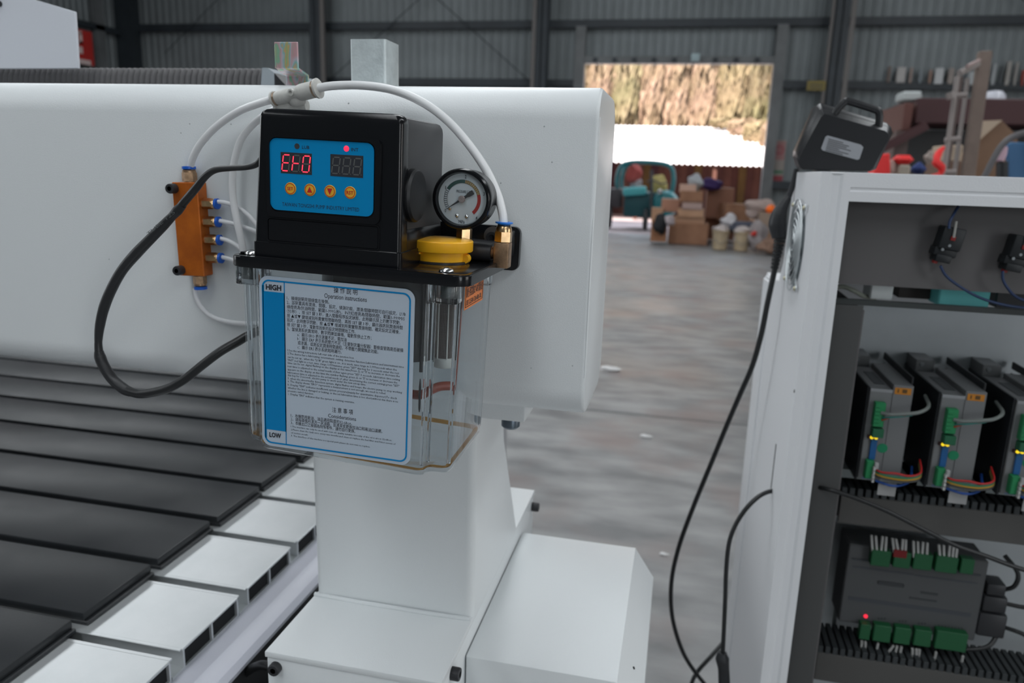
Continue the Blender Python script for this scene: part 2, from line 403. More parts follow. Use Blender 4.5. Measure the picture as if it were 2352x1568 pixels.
def foliage(n, rx, rz, seed):
    rd = random.Random(seed); bm = NB()
    for i in range(n):
        a = rd.uniform(0, 2*PI); q = rd.random()**.5; c = Vector((math.cos(a)*rx*q, math.sin(a)*rx*q*.6, rd.uniform(-rz, rz)*math.sqrt(max(0, 1-q*q*.7))))
        M = Matrix.Rotation(rd.uniform(-.5, .2), 3, 'X') @ Matrix.Rotation(rd.uniform(-.8, .8), 3, 'Z'); s = rd.uniform(.22, .5)
        quad(bm, [c+M @ Vector(v) for v in ((-s*.35, 0, 0), (0, 0, -s*1.3), (s*.35, 0, 0), (0, .03, s*1.3))])
    return bm
LEAFM = [mat('straw_leaves', (.30, .215, .125), .8, color2=(.22, .18, .09), vscale=.55), mat('olive_leaves', (.21, .19, .09), .8, color2=(.29, .21, .13), vscale=.55), mat('pinkish_dry_leaves', (.33, .215, .15), .8, color2=(.24, .18, .10), vscale=.55)]
CULM = [mat('pale_culm', (.52, .42, .24), .7), mat('brown_culm', (.34, .22, .14), .8)]
FOL = [mesh_from(foliage(340, .75, 2.0, 3), 'foliage', 0), mesh_from(foliage(340, .62, 2.0, 5), 'foliage', 0)]
BLBL = ['bamboo with straw coloured leaves in the sunlit thicket behind the shed', 'bamboo with olive green leaves in the sunlit thicket behind the shed', 'bamboo with pinkish dry leaves in the sunlit thicket behind the shed']
LM = []
for k in range(3):
    for f in FOL:
        c = f.copy(); c.materials.append(LEAFM[k]); LM.append(c)
for i in range(36):
    rd = random.Random(i*13+1); row = i % 2; y = 39+row*4; x = -14.5+22.5*(i//2+.5*row)/18; z0 = 3.0+(y-38)*.35; k = rd.choice((0, 0, 1, 2, 2))
    t = thing('bamboo', BLBL[k], 'bamboo', (x, y, z0), group=['straw leaved bamboos behind the shed', 'olive leaved bamboos behind the shed', 'pinkish leaved bamboos behind the shed'][k])
    h = rd.uniform(5.8, 7.5)
    obj('culm', tube(NB(), [(0, 0, -.3), (rd.uniform(-.1, .1), 0, h*.5), (rd.uniform(-.2, .2), 0, h)], .09, 6, 4, [.13, .11, .05]), CULM[i % 2], t)
    for q in range(2):
        o = obj('foliage', LM[k*2+rd.randrange(2)], None, t, loc=(0, 0, h*(.30+.42*q))); o.rotation_euler = (0, 0, rd.choice((0, PI))); o['kind'] = 'stuff'

for i, (px_, py_, yy, sx_, sz_) in enumerate(((1672, 283, 30.4, .9, .10), (1715, 295, 29.6, .9, .17), (1752, 311, 28.6, .9, .25), (1787, 322, 27.9, .8, .33))):
    p = at(px_, py_, Y=yy); t = thing('bush', ['smallest tan bush overhanging the white shed roof, furthest from the doorpost', 'low tan bush on the white shed roof beside the smallest one', 'mid sized tan bush overhanging the white shed roof', 'largest tan bush overhanging the white shed roof by the doorpost'][i], 'bush', (p.x, yy, p.z))
    obj('branch', tube(NB(), [(-.5, .3, -.1), (0, 0, 0), (.5, .2, .15)], .03, 6, 4), CULM[1], t)
    o = obj('foliage', LM[(0, 4, 0, 4)[i]], None, t, loc=(0, 0, 0)); o.scale = (sx_, .5, sz_); o['kind'] = 'stuff'
# ------------------------------------------------------------------ things by the doorway
def carton(px0, px1, py0, py1, Y, depth, label, m_=None, rz=0, kind='cardboard_box', group=None):
    a = at(px0, py1, Y=Y); b = at(px1, py0, Y=Y); wd = b.x-a.x; h = b.z-a.z
    t = thing(kind, label, 'box', ((a.x+b.x)/2, Y+depth/2, a.z), (0, 0, rz), group)
    mm = m_ or CARD
    obj('carton', box(-wd/2, wd/2, -depth/2, depth/2, 0, h-.012, .006, 1), mm, t)
    for s in (-1, 1): obj('flap', box(-wd/2 if s < 0 else .004, -.004 if s < 0 else wd/2, -depth/2, depth/2, h-.012, h), mm, t)
    obj('tape', box(-wd*.5, wd*.5, -.03, .03, h, h+.002), mat('parcel_tape', (.45, .33, .20), .3), t)
    return t
carton(1533, 1628, 516, 559, 16.5, .9, 'wide brown carton lowest in the pile by the doorway')
carton(1541, 1619, 500, 517, 16.6, .7, 'flat brown carton second from the floor in the doorway pile', mat('mid_cardboard', (.38, .22, .14), .85))
carton(1556, 1617, 481, 501, 16.6, .6, 'flat pale carton third from the floor in the doorway pile', CARDL)
carton(1566, 1614, 464, 482, 16.6, .6, 'pinkish printed carton near the top of the doorway pile', mat('pinkish_carton', (.42, .30, .27), .85))
carton(1561, 1616, 440, 465, 16.6, .55, 'brown carton at the top of the doorway pile')
carton(1518, 1561, 458, 486, 16.9, .5, 'reddish carton leaning out beside the teal vehicle', mat('reddish_carton', (.42, .22, .15), .85))
carton(1560, 1600, 424, 441, 16.7, .4, 'small pale pink carton on top of the doorway pile', mat('pale_pink_carton', (.55, .36, .28), .85))
carton(1619, 1688, 433, 500, 17.4, .8, 'tall dark brown carton behind the cream buckets', mat('dark_carton', (.21, .10, .065), .85))
carton(1655, 1717, 470, 508, 17.0, .6, 'brown carton with slanted top right of the tall dark carton', None, .3)
carton(1493, 1533, 508, 554, 16.3, .4, 'small orange brown carton at the floor beside the vehicle wheel', mat('orange_carton', (.36, .17, .09), .85))
carton(1741, 1775, 490, 536, 15.9, .5, 'grey brown carton under the orange ball', mat('grey_carton', (.30, .22, .17), .85))
carton(1495, 1523, 478, 508, 16.6, .35, 'pale carton standing on the small orange brown carton', CARDL)
carton(1600, 1690, 503, 548, 17.8, .5, 'wide low dark carton behind the left cream bucket', mat('dark_carton'))
carton(1690, 1778, 508, 550, 17.9, .5, 'wide low brown carton behind the right cream bucket', mat('mid_cardboard'))
def blob(bm, c, r, sz=(1, 1, 1), seed=0, amp=.15, sub=3):
    v = bmesh.ops.create_icosphere(bm, subdivisions=sub, radius=1)['verts']; rd = random.Random(seed); ph = [rd.uniform(0, 6) for _ in range(6)]
    for q in v:
        n = q.co.copy(); k = 1+amp*(math.sin(n.x*3+ph[0])*math.cos(n.y*4+ph[1])+.6*math.sin(n.z*5+ph[2]+n.x*2))
        q.co = Vector(c)+Vector((n.x*sz[0], n.y*sz[1], n.z*sz[2]))*r*k
    return bm
for i, (px0, px1) in enumerate(((1634, 1677), (1684, 1727))):
    a = at(px0, 575, Y=15.5); b = at(px1, 526, Y=15.5); r_ = (b.x-a.x)/2; t = thing('bucket', ['cream plastic bucket nearest the carton pile, left of its twin', 'cream plastic bucket on the doorway floor, right of its twin'][i], 'bucket', ((a.x+b.x)/2, 15.7, 0), group=None)
    obj('bucket_body', lathe(NB(), [(r_*.85, .02), (r_*.95, .30), (r_, .36), (r_*1.04, .37), (r_*1.04, .40), (r_*.9, .40)], (0, 0, 0)), mat('cream_plastic', (.46, .36, .24), .5), t)
    obj('contents', blob(NB(), (0, 0, .42), r_*.98, (1, 1, .5), i, .2), mat('pale_rags', (.48, .42, .40), .9), t)
    obj('handle', tube(NB(), [(-r_, 0, .36), (-r_*.7, -.12, .22), (0, -r_*1.1, .16), (r_*.7, -.12, .22), (r_, 0, .36)], .006, 6), mat('dull_wire', (.3, .28, .25), .6), t)
def lump(name, px, py, Y, r_, sz, color, label, cat, seed=1, amp=.2):
    p = at(px, py, Y=Y); o = obj(name, blob(NB(), (0, 0, 0), r_, sz, seed, amp), mat(name+'_m', color, .75, bump=.3, bscale=30), loc=p); return tag(o, label, cat)
lump('black_bag', 1517, 514, 16.2, .17, (.8, .8, 1.2), (.015, .016, .018), 'crumpled black bag between small cartons by the vehicle', 'bag')
lump('plastic_bundle', 1535, 507, 16.2, .12, (1, .8, 1), (.42, .36, .37), 'pale grey plastic bundle right of the crumpled black bag', 'bundle', 3)
lump('white_sack', 1675, 510, 16.1, .17, (1, .8, .9), (.50, .48, .50), 'white crumpled sack above the two cream buckets', 'sack', 4)
lump('dark_sack', 1712, 523, 16.0, .30, (1.3, .7, .42), (.06, .065, .09), 'dark blue sack lying behind the cream buckets', 'sack', 5)
lump('grey_sheet_bundle', 1735, 545, 15.7, .30, (.7, .6, .9), (.33, .29, .29), 'grey plastic sheeting heaped right of the cream buckets', 'plastic sheet', 6, .3)
lump('purple_bag', 1632, 424, 17.3, .17, (1.5, .8, .7), (.035, .015, .09), 'dark purple bag on top of the tall dark carton', 'bag', 7)
lump('silver_bag', 1597, 418, 16.9, .17, (1, .7, 1), (.38, .40, .42), 'silvery grey bag on top of the doorway pile', 'bag', 8)
lump('plastic_wrap', 1745, 478, 16.5, .24, (1.3, .7, .8), (.42, .33, .30), 'loose translucent wrap heaped beside the orange ball', 'plastic sheet', 9, .3)
lump('red_rag', 1731, 537, 15.5, .06, (1, 1, .8), (.5, .03, .02), 'small red rag at the side of the cream buckets', 'rag', 10)
lump('black_hose_heap', 1725, 621, 13.4, .16, (1.7, .8, .42), (.02, .022, .025), 'little dark heap of hose on the open floor', 'hose', 12, .35)
lump('brown_rag_heap', 1768, 566, 15.3, .20, (1, .8, .7), (.22, .13, .09), 'brown rag heap beside the cabinet edge near the buckets', 'rags', 13, .3)
p = at(1770, 481, Y=16.1); tag(obj('orange_ball', blob(NB(), (0, 0, 0), .095, amp=.03), mat('vivid_orange', (1.0, .17, .01), .5), loc=p), 'vivid orange ball on the grey brown carton', 'ball')
# teal cargo tricycle outside
tr = thing('cargo_tricycle', 'teal three wheeled cargo vehicle parked outside the doorway', 'tricycle', (at(1474, 525, Y=20.6).x+.12, 20.6, 0))
TEAL = mat('teal_paint', (.008, .17, .19), .4, vary=.3, vscale=3); TEALL = mat('light_teal_paint', (.07, .36, .38), .4)
obj('cargo_body', box(-.62, .28, -.3, 1.3, .33, .98, .04), mat('dark_teal_paint', (.006, .06, .07), .5), tr); obj('front_cowl', lathe(NB(), [(.0, -.1), (.30, 0), (.36, .2), (.30, .4), (0, .45)], (.45, -.45, .70), (0, 1, 0), 20), TEAL, tr)
obj('seat_panel', box(-.55, .05, -.45, .0, .92, 1.14, .05, M=Matrix.Rotation(-.1, 4, 'Y')), TEALL, tr)
hoop = [(-.80, 0, .9), (-.86, 0, 1.25), (-.78, 0, 1.6), (-.5, 0, 1.74), (.2, 0, 1.74), (.52, 0, 1.64), (.62, 0, 1.35), (.60, 0, 1.0)]
obj('canopy_hoop', tube(NB(), hoop, .055, 8), TEAL, tr); obj('canopy_hoop', tube(NB(), [(x*.95, 1.0, z) for x, y, z in hoop], .05, 8), TEAL, tr)
for x, y in ((-.98, -.2), (-.02, -.35), (.62, .6)):
    wh = obj('wheel', lathe(NB(), [(.13, -.05), (.24, -.06), (.29, -.03), (.29, .03), (.24, .06), (.13, .05)], (x, y, .29), (1, 0, 0), 20), BLKR, tr); obj('hub', lathe(NB(), [(.12, -.03), (.12, .03)], (x, y, .29), (1, 0, 0), 12), mat('grey_hub', (.3, .3, .3), .5, .6), wh)
obj('headlamp', lathe(NB(), [(0, -.03), (.06, -.02), (.07, .05), (.03, .1)], (.30, -.62, 1.02), (0, 1, 0), 14), STEEL, tr)
obj('handlebar', tube(NB(), [(-.05, -.5, 1.25), (.1, -.6, 1.3), (.3, -.5, 1.22), (.48, -.5, 1.25)], .018, 6), DARK, tr)
obj('battery_case', box(-1.1, -.72, -.2, .5, .55, 1.05, .03), mat('black_grey_case', (.05, .045, .05), .5), tr)
obj('steering_column', cyl(NB(), (.12, -.55, .5), (.05, -.4, 1.55), .04), DARK, tr)
for nm, px, py, r_, sz, c, lb, s in (('red_jacket', 1457, 402, .24, (.8, .6, 1.1), (.38, .07, .06), 'red jacket hung over the teal vehicle', 1), ('yellow_sack', 1512, 425, .25, (.8, .6, 1.2), (.42, .34, .12), 'yellow green sack under the canopy of the teal vehicle', 2), ('grey_sack', 1462, 425, .18, (.8, .6, 1), (.35, .30, .31), 'grey sack under the red jacket on the teal vehicle', 3)):
    lump(nm, px, py, 20.7, r_, sz, c, lb, 'jacket' if s == 1 else 'sack', s)

# wall notices
def notice(px0, px1, py0, py1, label, bands, Y=WY-.08):
    a = at(px0, py1, Y=Y); b = at(px1, py0, Y=Y); t = thing('wall_notice', label, 'sign', (a.x, Y, a.z)); W, H = b.x-a.x, b.z-a.z
    obj('board', box(0, W, 0, .03, 0, H), bands[0], t)
    for x0, x1, z0, z1, m_ in bands[1]: obj('printed_band', box(x0*W, x1*W, -.004, 0, z0*H, z1*H), m_, t)
    return t, W, H
RDS = mat('faded_red_sign', (.24, .04, .05), .6); PINKS = mat('pinkish_sign', (.28, .14, .14), .6); CRM = mat('cream_sign', (.26, .23, .21), .6); GRS = mat('green_sign', (.05, .14, .08), .6)
t, W, H = notice(1769, 1807, 322, 408, 'pinkish safety notice with a ring symbol on the wall right of the doorway', (CRM, [(0.05, .95, .48, .97, PINKS), (.05, .95, .12, .2, GRS), (0, 1, -.12, .06, RDS)]))
bm = NB(); sector(bm, W*.5, H*.74, .07, .10, 0, 360, -.006, 20); sector(bm, W*.5, H*.74, 0.0, .02, 0, 360, -.006, 12); obj('ring_symbol', bm, RDS, t)
t, W, H = notice(1853, 1897, 186, 207, 'small yellowish plate on the steel column above the black case', (mat('dull_yellow_plate', (.22, .17, .04), .6), [(.1, .9, .2, .35, FRAME), (.1, .9, .55, .7, FRAME)]), Y=WY-.64)
# red banner on the left wall
a = at(180, 72, X=-15.0); b = at(215, 152, X=-15.0)
bt = thing('wall_banner', 'red banner with white characters on the hall wall behind the spindle cover', 'banner', (-15.0, a.y, b.z))
Ld = b.y-a.y+2.6
obj('banner_sheet', box(0, .03, -2.6, Ld-2.6+.0, 0, a.z-b.z+.05), mat('banner_red', (.50, .03, .025), .6), bt)
bm = NB(); H0 = a.z-b.z+.05; yr = Ld-2.6
def bq(y0, y1, z0, z1): bx(bm, .031, .036, yr-y0*1.0, yr-y1*1.0, z0*H0, z1*H0)
bq(.34, 1.0, .86, .95); bq(.34, .45, .58, .90); bq(.34, 1.0, .58, .66); bq(.85, 1.0, .58, .9); bq(.36, 1.0, .30, .50); bq(.12, 1.3, .0, .14)
obj('lettering', bm, mat('banner_white', (.75, .6, .58), .6), bt)

# ------------------------------------------------------------------ right-hand background
def slab_px(name, px0, px1, py0, py1, Y, depth, material, label, cat, bev=.01, group=None):
    a = at(px0, py1 or py0+20, Y=Y); b = at(px1, py0, Y=Y)
    if py1 is None: a.z = 0.0
    o = obj(name, box(a.x, b.x, Y, Y+depth, a.z, b.z, bev, 1), material); return tag(o, label, cat, group)
ledge = [(2038, 2048, 152, 186, (.20, .15, .13), 'brown packet'), (2058, 2083, 154, 187, (.42, .40, .39), 'whitish carton'), (2088, 2098, 155, 188, (.35, .27, .24), 'thin pinkish bottle'), (2110, 2120, 160, 188, (.24, .27, .29), 'thin grey bottle'),
         (2133, 2142, 160, 189, (.38, .25, .20), 'pinkish tube'), (2145, 2170, 156, 190, (.50, .51, .52), 'pale grey carton'), (2176, 2194, 156, 190, (.30, .26, .24), 'brownish grey carton'), (2222, 2248, 165, 192, (.42, .44, .45), 'light grey tub'),
         (2276, 2292, 146, 192, (.36, .38, .39), 'tall grey carton'), (2296, 2304, 150, 192, (.13, .14, .15), 'thin dark packet'), (2308, 2326, 140, 193, (.36, .34, .32), 'tall beige carton'), (2328, 2342, 142, 193, (.38, .36, .34), 'narrow beige carton'), (2346, 2356, 160, 194, (.40, .08, .06), 'red edged packet')]
for i, (a0, a1, b0, b1, c, d) in enumerate(ledge):
    nb = 'left of the wooden post' if a1 < 2260 else 'right of the wooden post'
    slab_px('packet' if a1-a0 < 14 else 'carton', a0, a1, b0, b1+3, WY-.24, .12, mat('ledge_%d' % i, c, .7), '%s standing on the wall ledge %s' % (d, nb), 'box', .01)
mc = thing('steel_press', 'dark red steel machine frame standing behind the cabinet', 'machine', (0, 0, 0))
RB = mat('dark_red_paint', (.045, .012, .014), .55); RBL = mat('lighter_red_paint', (.10, .035, .028), .6)  # end plate gets a lighter red than the beams
a = at(2100, 283, Y=8.6); b = at(2352, 232, Y=8.6)
obj('top_beam', box(a.x, 7.0, 8.6, 9.6, a.z, b.z+.02, .01, 1), RB, mc)
a = at(2070, 300, Y=8.4); b = at(2100, 236, Y=8.4); obj('end_plate', box(a.x, b.x, 8.4, 9.5, a.z, b.z, .01, 1), RBL, mc)
obj('side_leg', box(a.x-.04, a.x+.08, 8.4, 8.5, 0, a.z), mat('grey_red_leg', (.10, .07, .065), .6), mc); obj('side_leg', box(b.x-.05, b.x+.04, 8.8, 8.9, 0, a.z), mat('grey_red_leg'), mc)
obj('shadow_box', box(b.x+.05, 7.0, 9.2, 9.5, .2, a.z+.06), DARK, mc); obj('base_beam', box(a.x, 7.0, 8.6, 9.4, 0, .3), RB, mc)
obj('inclined_arm', box(-.25, .25, 0, .1, -.04, .04, M=Matrix.Translation(at(2072, 318, Y=8.3)) @ Matrix.Rotation(-.55, 4, 'Y')), RB, mc)
slab_px('paper_bundle', 2072, 2120, 209, 232, 8.7, .3, mat('paper_white', (.42, .45, .45), .8), 'pale paper bundle lying on top of the dark red machine', 'paper', .02)
p = at(2283, 226, Y=9.0); hm = thing('hard_hat', 'shiny white and navy hard hat on top of the dark red machine', 'hat', (p.x, 9.0, b.z+.02))
obj('crown', lathe(NB(), [(.11, .03), (.112, .07), (.10, .12), (.07, .155), (.0, .17)], (0, 0, 0)), mat('silver_shell', (.55, .56, .62), .15), hm); obj('brim', lathe(NB(), [(.10, .0), (.125, .0), (.125, .035), (.10, .035)], (0, 0, 0)), mat('navy_brim', (.01, .015, .05), .4), hm)
# grey steel rack and wooden post
WOOD = mat('weathered_wood_post', (.21, .16, .135), .75, vary=.35, vscale=4)
q0 = at(2262, 118, Y=4.6); q1 = at(2222, 408, Y=4.6); dq = (q1-q0)
wp = thing('wooden_post', 'tall weathered brown wooden post leaning behind the cabinet', 'post', (q0.x+dq.x*2.6, 4.6, 0))
z0 = 0.0; f_ = (q0.z-z0)/(q0.z-q1.z); foot = q0+dq*f_
wp.location = foot
axis = (q0-foot); Lp = axis.length; Mq = axis.to_track_quat('Z', 'Y').to_matrix().to_4x4()
obj('post', box(-.025, .025, -.03, .03, 0, Lp, .004, 1, M=Mq), WOOD, wp)
GR = mat('brownish_grey_steel', (.25, .22, .21), .55); GRD = mat('dark_brown_board', (.10, .075, .07), .8)  # GRD is a plain dark brown board colour
rk = thing('steel_rack', 'slim brownish grey ladder shaped steel rack left of the wooden post', 'rack', (0, 0, 0))
def seg_px(name, pa, pb, Y, r_, mt, par, Yb=None):
    return obj(name, cyl(NB(), at(*pa, Y=Y), at(*pb, Y=Yb or Y), r_, seg=8), mt, par)
pa = at(2199, 175, Y=4.5); pb = at(2166, 410, Y=4.5); seg_px('upright', (2199, 175), (2160, 450), 4.5, .013, GR, rk); seg_px('upright', (2223, 180), (2185, 450), 4.6, .012, GR, rk)
dn = (pb-pa); f_ = (pb.z)/(pa.z-pb.z)
for (xa, ya), (xb, yb) in (((2184, 220), (2220, 218)), ((2170, 322), (2205, 318)), ((2168, 395), (2195, 395))): seg_px('rung', (xa, ya), (xb, yb), 4.5, .014, GR, rk)
seg_px('top_arm', (2203, 168), (2262, 140), 4.5, .017, GR, rk, 4.62); seg_px('top_arm', (2222, 152), (2262, 132), 4.5, .010, mat('pinkish_steel', (.34, .26, .25), .5), rk, 4.62)
seg_px('clamp', (2182, 212), (2186, 226), 4.45, .022, GR, rk)
for px_ in (2150, 2178): seg_px('upright_foot', (px_+8, 448), (px_-100, 1250), 4.5, .013, GR, rk)
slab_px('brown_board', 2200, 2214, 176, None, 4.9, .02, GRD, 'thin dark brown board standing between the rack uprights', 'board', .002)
# big carton, right of post
bc = thing('cardboard_box', 'big open cardboard box behind the wooden post with a slanted flap', 'box', (0, 0, 0))
a = at(2172, 372, Y=5.2); b = at(2335, 300, Y=5.2); CB = mat('brown_kraft_card', (.21, .125, .08), .85, vary=.2, vscale=3); CBL = mat('light_kraft_card', (.42, .33, .25), .85)
g = lambda px, py, Y: at(px, py, Y=Y)
obj('carton', box(g(2236, 500, 5.2).x, 3.2, 5.25, 5.9, .3, g(2236, 345, 5.25).z, .01, 1), CB, bc)
bm = NB(); prism(bm, [(g(2250, 275, 5.2).x, g(2250, 278, 5.2).z), (g(2300, 275, 5.2).x, g(2300, 276, 5.2).z), (g(2232, 335, 5.2).x, g(2232, 335, 5.2).z)], 'y', 5.18, 5.19); obj('inner_flap', bm, CBL, bc)
bm = NB(); P5 = [(g(x, y, 5.2).x, g(x, y, 5.2).z) for x, y in ((2300, 276), (2335, 310), (2352, 420), (2225, 420), (2232, 335))]; prism(bm, P5, 'y', 5.2, 5.22); obj('front_flap', bm, CB, bc)
slab_px('pale_box', 2172, 2214, 333, 370, 5.0, .3, CBL, 'pale cardboard box seen through the steel rack', 'box', .006)
slab_px('brown_crate', 2170, 2240, 371, None, 5.0, .4, mat('brown_crate', (.15, .09, .065), .8), 'brown crate under the pale box behind the rack', 'crate', .01)
bp_ = thing('trolley', 'trolley with a blue back panel and curved grey tube handle at the frame edge', 'trolley', (0, 0, 0))
bm = NB(); prism(bm, [(g(x, y, 3.6).x, g(x, y, 3.6).z) for x, y in ((2312, 332), (2325, 326), (2420, 330), (2420, 700), (2325, 700), (2318, 380))], 'y', 3.6, 3.63, .004, 1); obj('blue_panel', bm, mat('blue_board', (.045, .13, .26), .6), bp_)
obj('tube_handle', tube(NB(), [g(2252, 425, 3.5), g(2285, 360, 3.5), g(2305, 330, 3.5), g(2330, 313, 3.5), g(2365, 306, 3.5), g(2420, 330, 3.5), g(2430, 700, 3.5)], .013, 8), mat('grey_tube', (.10, .095, .10), .5), bp_)
obj('post', cyl(NB(), g(2302, 372, 3.55), g(2296, 900, 3.55), .022, seg=10), DARK, bp_)
obj('pink_grip', lathe(NB(), [(0, -.036), (.018, -.028), (.022, 0), (.018, .028), (0, .036)], g(2299, 353, 3.55), (.1, 0, 1), 14), mat('pink_grip', (.62, .42, .50), .5), bp_)
# tools on a low shelf behind the case
slab_px('parts_bench', 2040, 2200, 403, None, 3.9, .6, mat('bench_board', (.18, .15, .13), .8), 'brown bench top hidden behind the cabinet holding red tools', 'bench', .004)
def lump2(name, px, py, Y, r_, sz, color, label, cat, seed=1, amp=.2, rough=.6):
    p = at(px, py, Y=Y); return tag(obj(name, blob(NB(), (0, 0, 0), r_, sz, seed, amp, 3), mat(name+'_m', color, rough), loc=p), label, cat)
bm = NB(); prism(bm, [(g(x, y, 4.0).x, g(x, y, 4.0).z) for x, y in ((2004, 404), (2022, 354), (2044, 352), (2046, 404))], 'y', 4.0, 4.12, .006, 1); tag(obj('red_crate', bm, mat('vivid_red', (.75, .03, .03), .5)), 'vivid red slanted tool box right of the black case', 'box')
slab_px('red_roll', 2056, 2103, 356, 376, 4.0, .1, mat('vivid_red'), 'short red roll lying behind the black case', 'roll', .02)
slab_px('cream_can', 2062, 2094, 378, 404, 4.0, .1, mat('cream_can', (.34, .30, .25), .6), 'cream can under the short red roll', 'can', .01)
slab_px('blue_cloth', 2098, 2135, 372, 404, 4.1, .1, mat('blue_cloth', (.02, .04, .15), .8), 'dark blue cloth bundle beside the cream can', 'cloth', .03)
lump2('beige_rag', 2045, 388, 4.05, .035, (1, .7, 1.3), (.45, .32, .28), 'beige rag between the red tool box and cream can', 'rag', 3)
lump2('grey_rag', 2134, 362, 4.2, .022, (1, .7, 1.3), (.30, .25, .22), 'grey brown rag above the blue cloth', 'rag', 4)
tag(obj('red_strap', tube(NB(), [g(2168, 338, 4.4), g(2156, 352, 4.38), g(2150, 372, 4.35), g(2163, 385, 4.36), g(2158, 400, 4.36), g(2138, 404, 4.34)], .022, 8, 6, [.008, .018, .020, .018, .012, .008]), mat('vivid_red')), 'bright red strap hanging on the steel rack', 'strap')
# floor litter
for (px_, py_, s_, lb) in ((1401, 851, .05, 'small white scrap of paper on the floor right of the beam'), (1483, 1004, .022, 'tiny white crumb on the concrete floor'), (1525, 1274, .012, 'smallest white crumb on the concrete nearest the cord')):
    p = at(px_, py_, Z=0); tag(obj('paper_scrap', blob(NB(), (0, 0, 0), s_, (1.5, .8, .4), 2, .25, 2), mat('scrap_white', (.62, .62, .62), .8), loc=(p.x, p.y, s_*.3)), lb, 'litter')

# ------------------------------------------------------------------ the machine bed
mb = thing('machine_bed', 'router bed of aluminium profiles topped with dark grey plastic strips', 'machine', (0, 0, 0))
PITCH_ = .1452; YS = .878; TZ = .87; AZ = .852
prof = [(0, 0), (.122, 0), (.122, -.006)]
pm = sm = None
for i in range(-3, 12):
    y0 = YS+PITCH_*i
    if pm is None:
        bm = NB(); x0, x1 = -2.9, -.569
        bx(bm, x0, x1, -.005, .116, -.004, 0, .0008, 1); bx(bm, x0, x1, -.005, .116, -.030, -.027)
        for yy in (-.005, .0540, .113): bx(bm, x0, x1, yy, yy+.003, -.028, -.003)
        bx(bm, x0, x1, -.027, -.005, -.030, -.026); bx(bm, x0, x1-.002, -.009, -.004, -.0026, -.0002, .0006, 1)
        bx(bm, x0, x1-.001, .116, .121, -.0026, -.0002)
        pm = mesh_from(bm, 'aluminium_profile', 25); pm.materials.append(ALU)
        bm = NB(); x1 = -.722; bx(bm, -2.9, x1, 0, .130, -.0125, 0, .0022, 2); bx(bm, -2.9, x1+.005, .0, .130, -.018, -.012, .001, 1)
        sm = mesh_from(bm, 'pvc_strip', 35); sm.materials.append(PVC)
    obj('aluminium_profile', pm, None, mb, loc=(0, y0-.016+.012, AZ)); o = obj('pvc_strip', sm, None, mb, loc=((.0, .003, -.002, .001)[i % 4], y0, TZ))
cbm = mesh_from(box(-.5765, -.5725, -.0015, .1125, -.0268, -.0042), 'cavity_shade'); cbm.materials.append(mat('cavity_black', (.006, .007, .008), .8))  # black plate stands in for the shade inside the hollow profile ends
for i in range(-3, 12): obj('cavity_shade', cbm, None, mb, loc=(0, YS+PITCH_*i-.004, AZ))
RZ = .822
bm = NB(); prism(bm, [(-.80, RZ), (-.543, RZ), (-.534, RZ-.004), (-.520, RZ-.006), (-.512, RZ-.012), (-.512, RZ-.017), (-.80, RZ-.017)], 'x', 0, 1)
for v in bm.verts: v.co = Vector((v.co.y, (.35+v.co.x*2.25), v.co.z))
obj('side_rail', bm, RAILP, mb, smooth=20)
obj('bed_frame', box(-.95, -.58, .35, 2.6, .25, RZ-.0175), mat('bed_paint', (.35, .36, .38), .5), mb)
obj('guide_rail', box(-.57, -.514, .35, 2.6, RZ-.085, RZ-.0175, .002, 1), DARK, mb)
for y in (.6, 2.4): obj('bed_leg', box(-.90, -.75, y-.07, y+.07, 0, .25), mat('bed_paint'), mb)
obj('cross_member', box(-2.9, -.9, 1.4, 1.55, .5, RZ-.10), mat('bed_paint'), mb)
obj('lower_rail', box(-.50, -.42, .5, 1.15, .55, .66, .01, 1), DARK, mb)

# ------------------------------------------------------------------ gantry leg, beam, covers
gl = thing('gantry_leg', 'white steel riser with foot plate carrying the right end of the beam', 'machine leg', (0, 0, 0))
bm = NB(); cs = rrect(-.4135, -.2085, .7775, .985, .010, 4)
# riser, widening backwards toward the foot
A = []
for (zz, yb) in ((1.205, .90), (1.10, .925), (.9225, 1.03)):
    ring = [bm.verts.new((x, .7775+(y-.7775)*(yb-.7775)/(.985-.7775), zz)) for x, y in cs]; A.append(ring)
for a, b in zip(A, A[1:]):
    for i in range(len(a)): bm.faces.new((a[i], a[(i+1) % len(a)], b[(i+1) % len(a)], b[i]))
bm.faces.new(A[0]); bm.faces.new(A[-1][::-1]); obj('riser', bm, WHITE, gl, smooth=50)
# weld fillet round the riser foot
pw = [(-.4135, .776, .9235), (-.36, .774, .9235), (-.31, .774, .9235), (-.26, .774, .9235), (-.211, .776, .9235)]
obj('weld_fillet', tube(NB(), pw, .0028, 8, 5), WHITE, gl)
bm = NB(); prism(bm, [(-.4135, .6585), (-.209, .6585), (-.209, 1.1675), (-.4135, 1.1675)], 'z', .915, .9225, .001, 2)
obj('foot_plate', bm, WHITE, gl)
obj('foot_box', box(-.4125, -.2105, .6600, 1.166, .70, .9145, .002, 2), WHITE, gl)
obj('head_plate', box(-.40, -.1517, .7665, .93, 1.1805, 1.2045, .002, 2), WHITE, gl)
def capscrew(name, p, d, r_, l, par, m_=BLKM):
    d = Vector(d).normalized(); p = Vector(p); bm = NB(); lathe(bm, [(r_*.55, l), (r_*.9, l), (r_, l*.85), (r_, 0)], p, d, 18); o = obj(name, bm, m_, par)
    bm = NB(); hexa(bm, p+d*l*.6, p+d*(l*1.0), r_*.5); obj('hex_socket', bm, mat('socket_black', (.003, .003, .003), .6), o); return o
capscrew('cap_screw', (-.4010, .6600, .9040), (0, -1, 0), .0070, .008, gl)
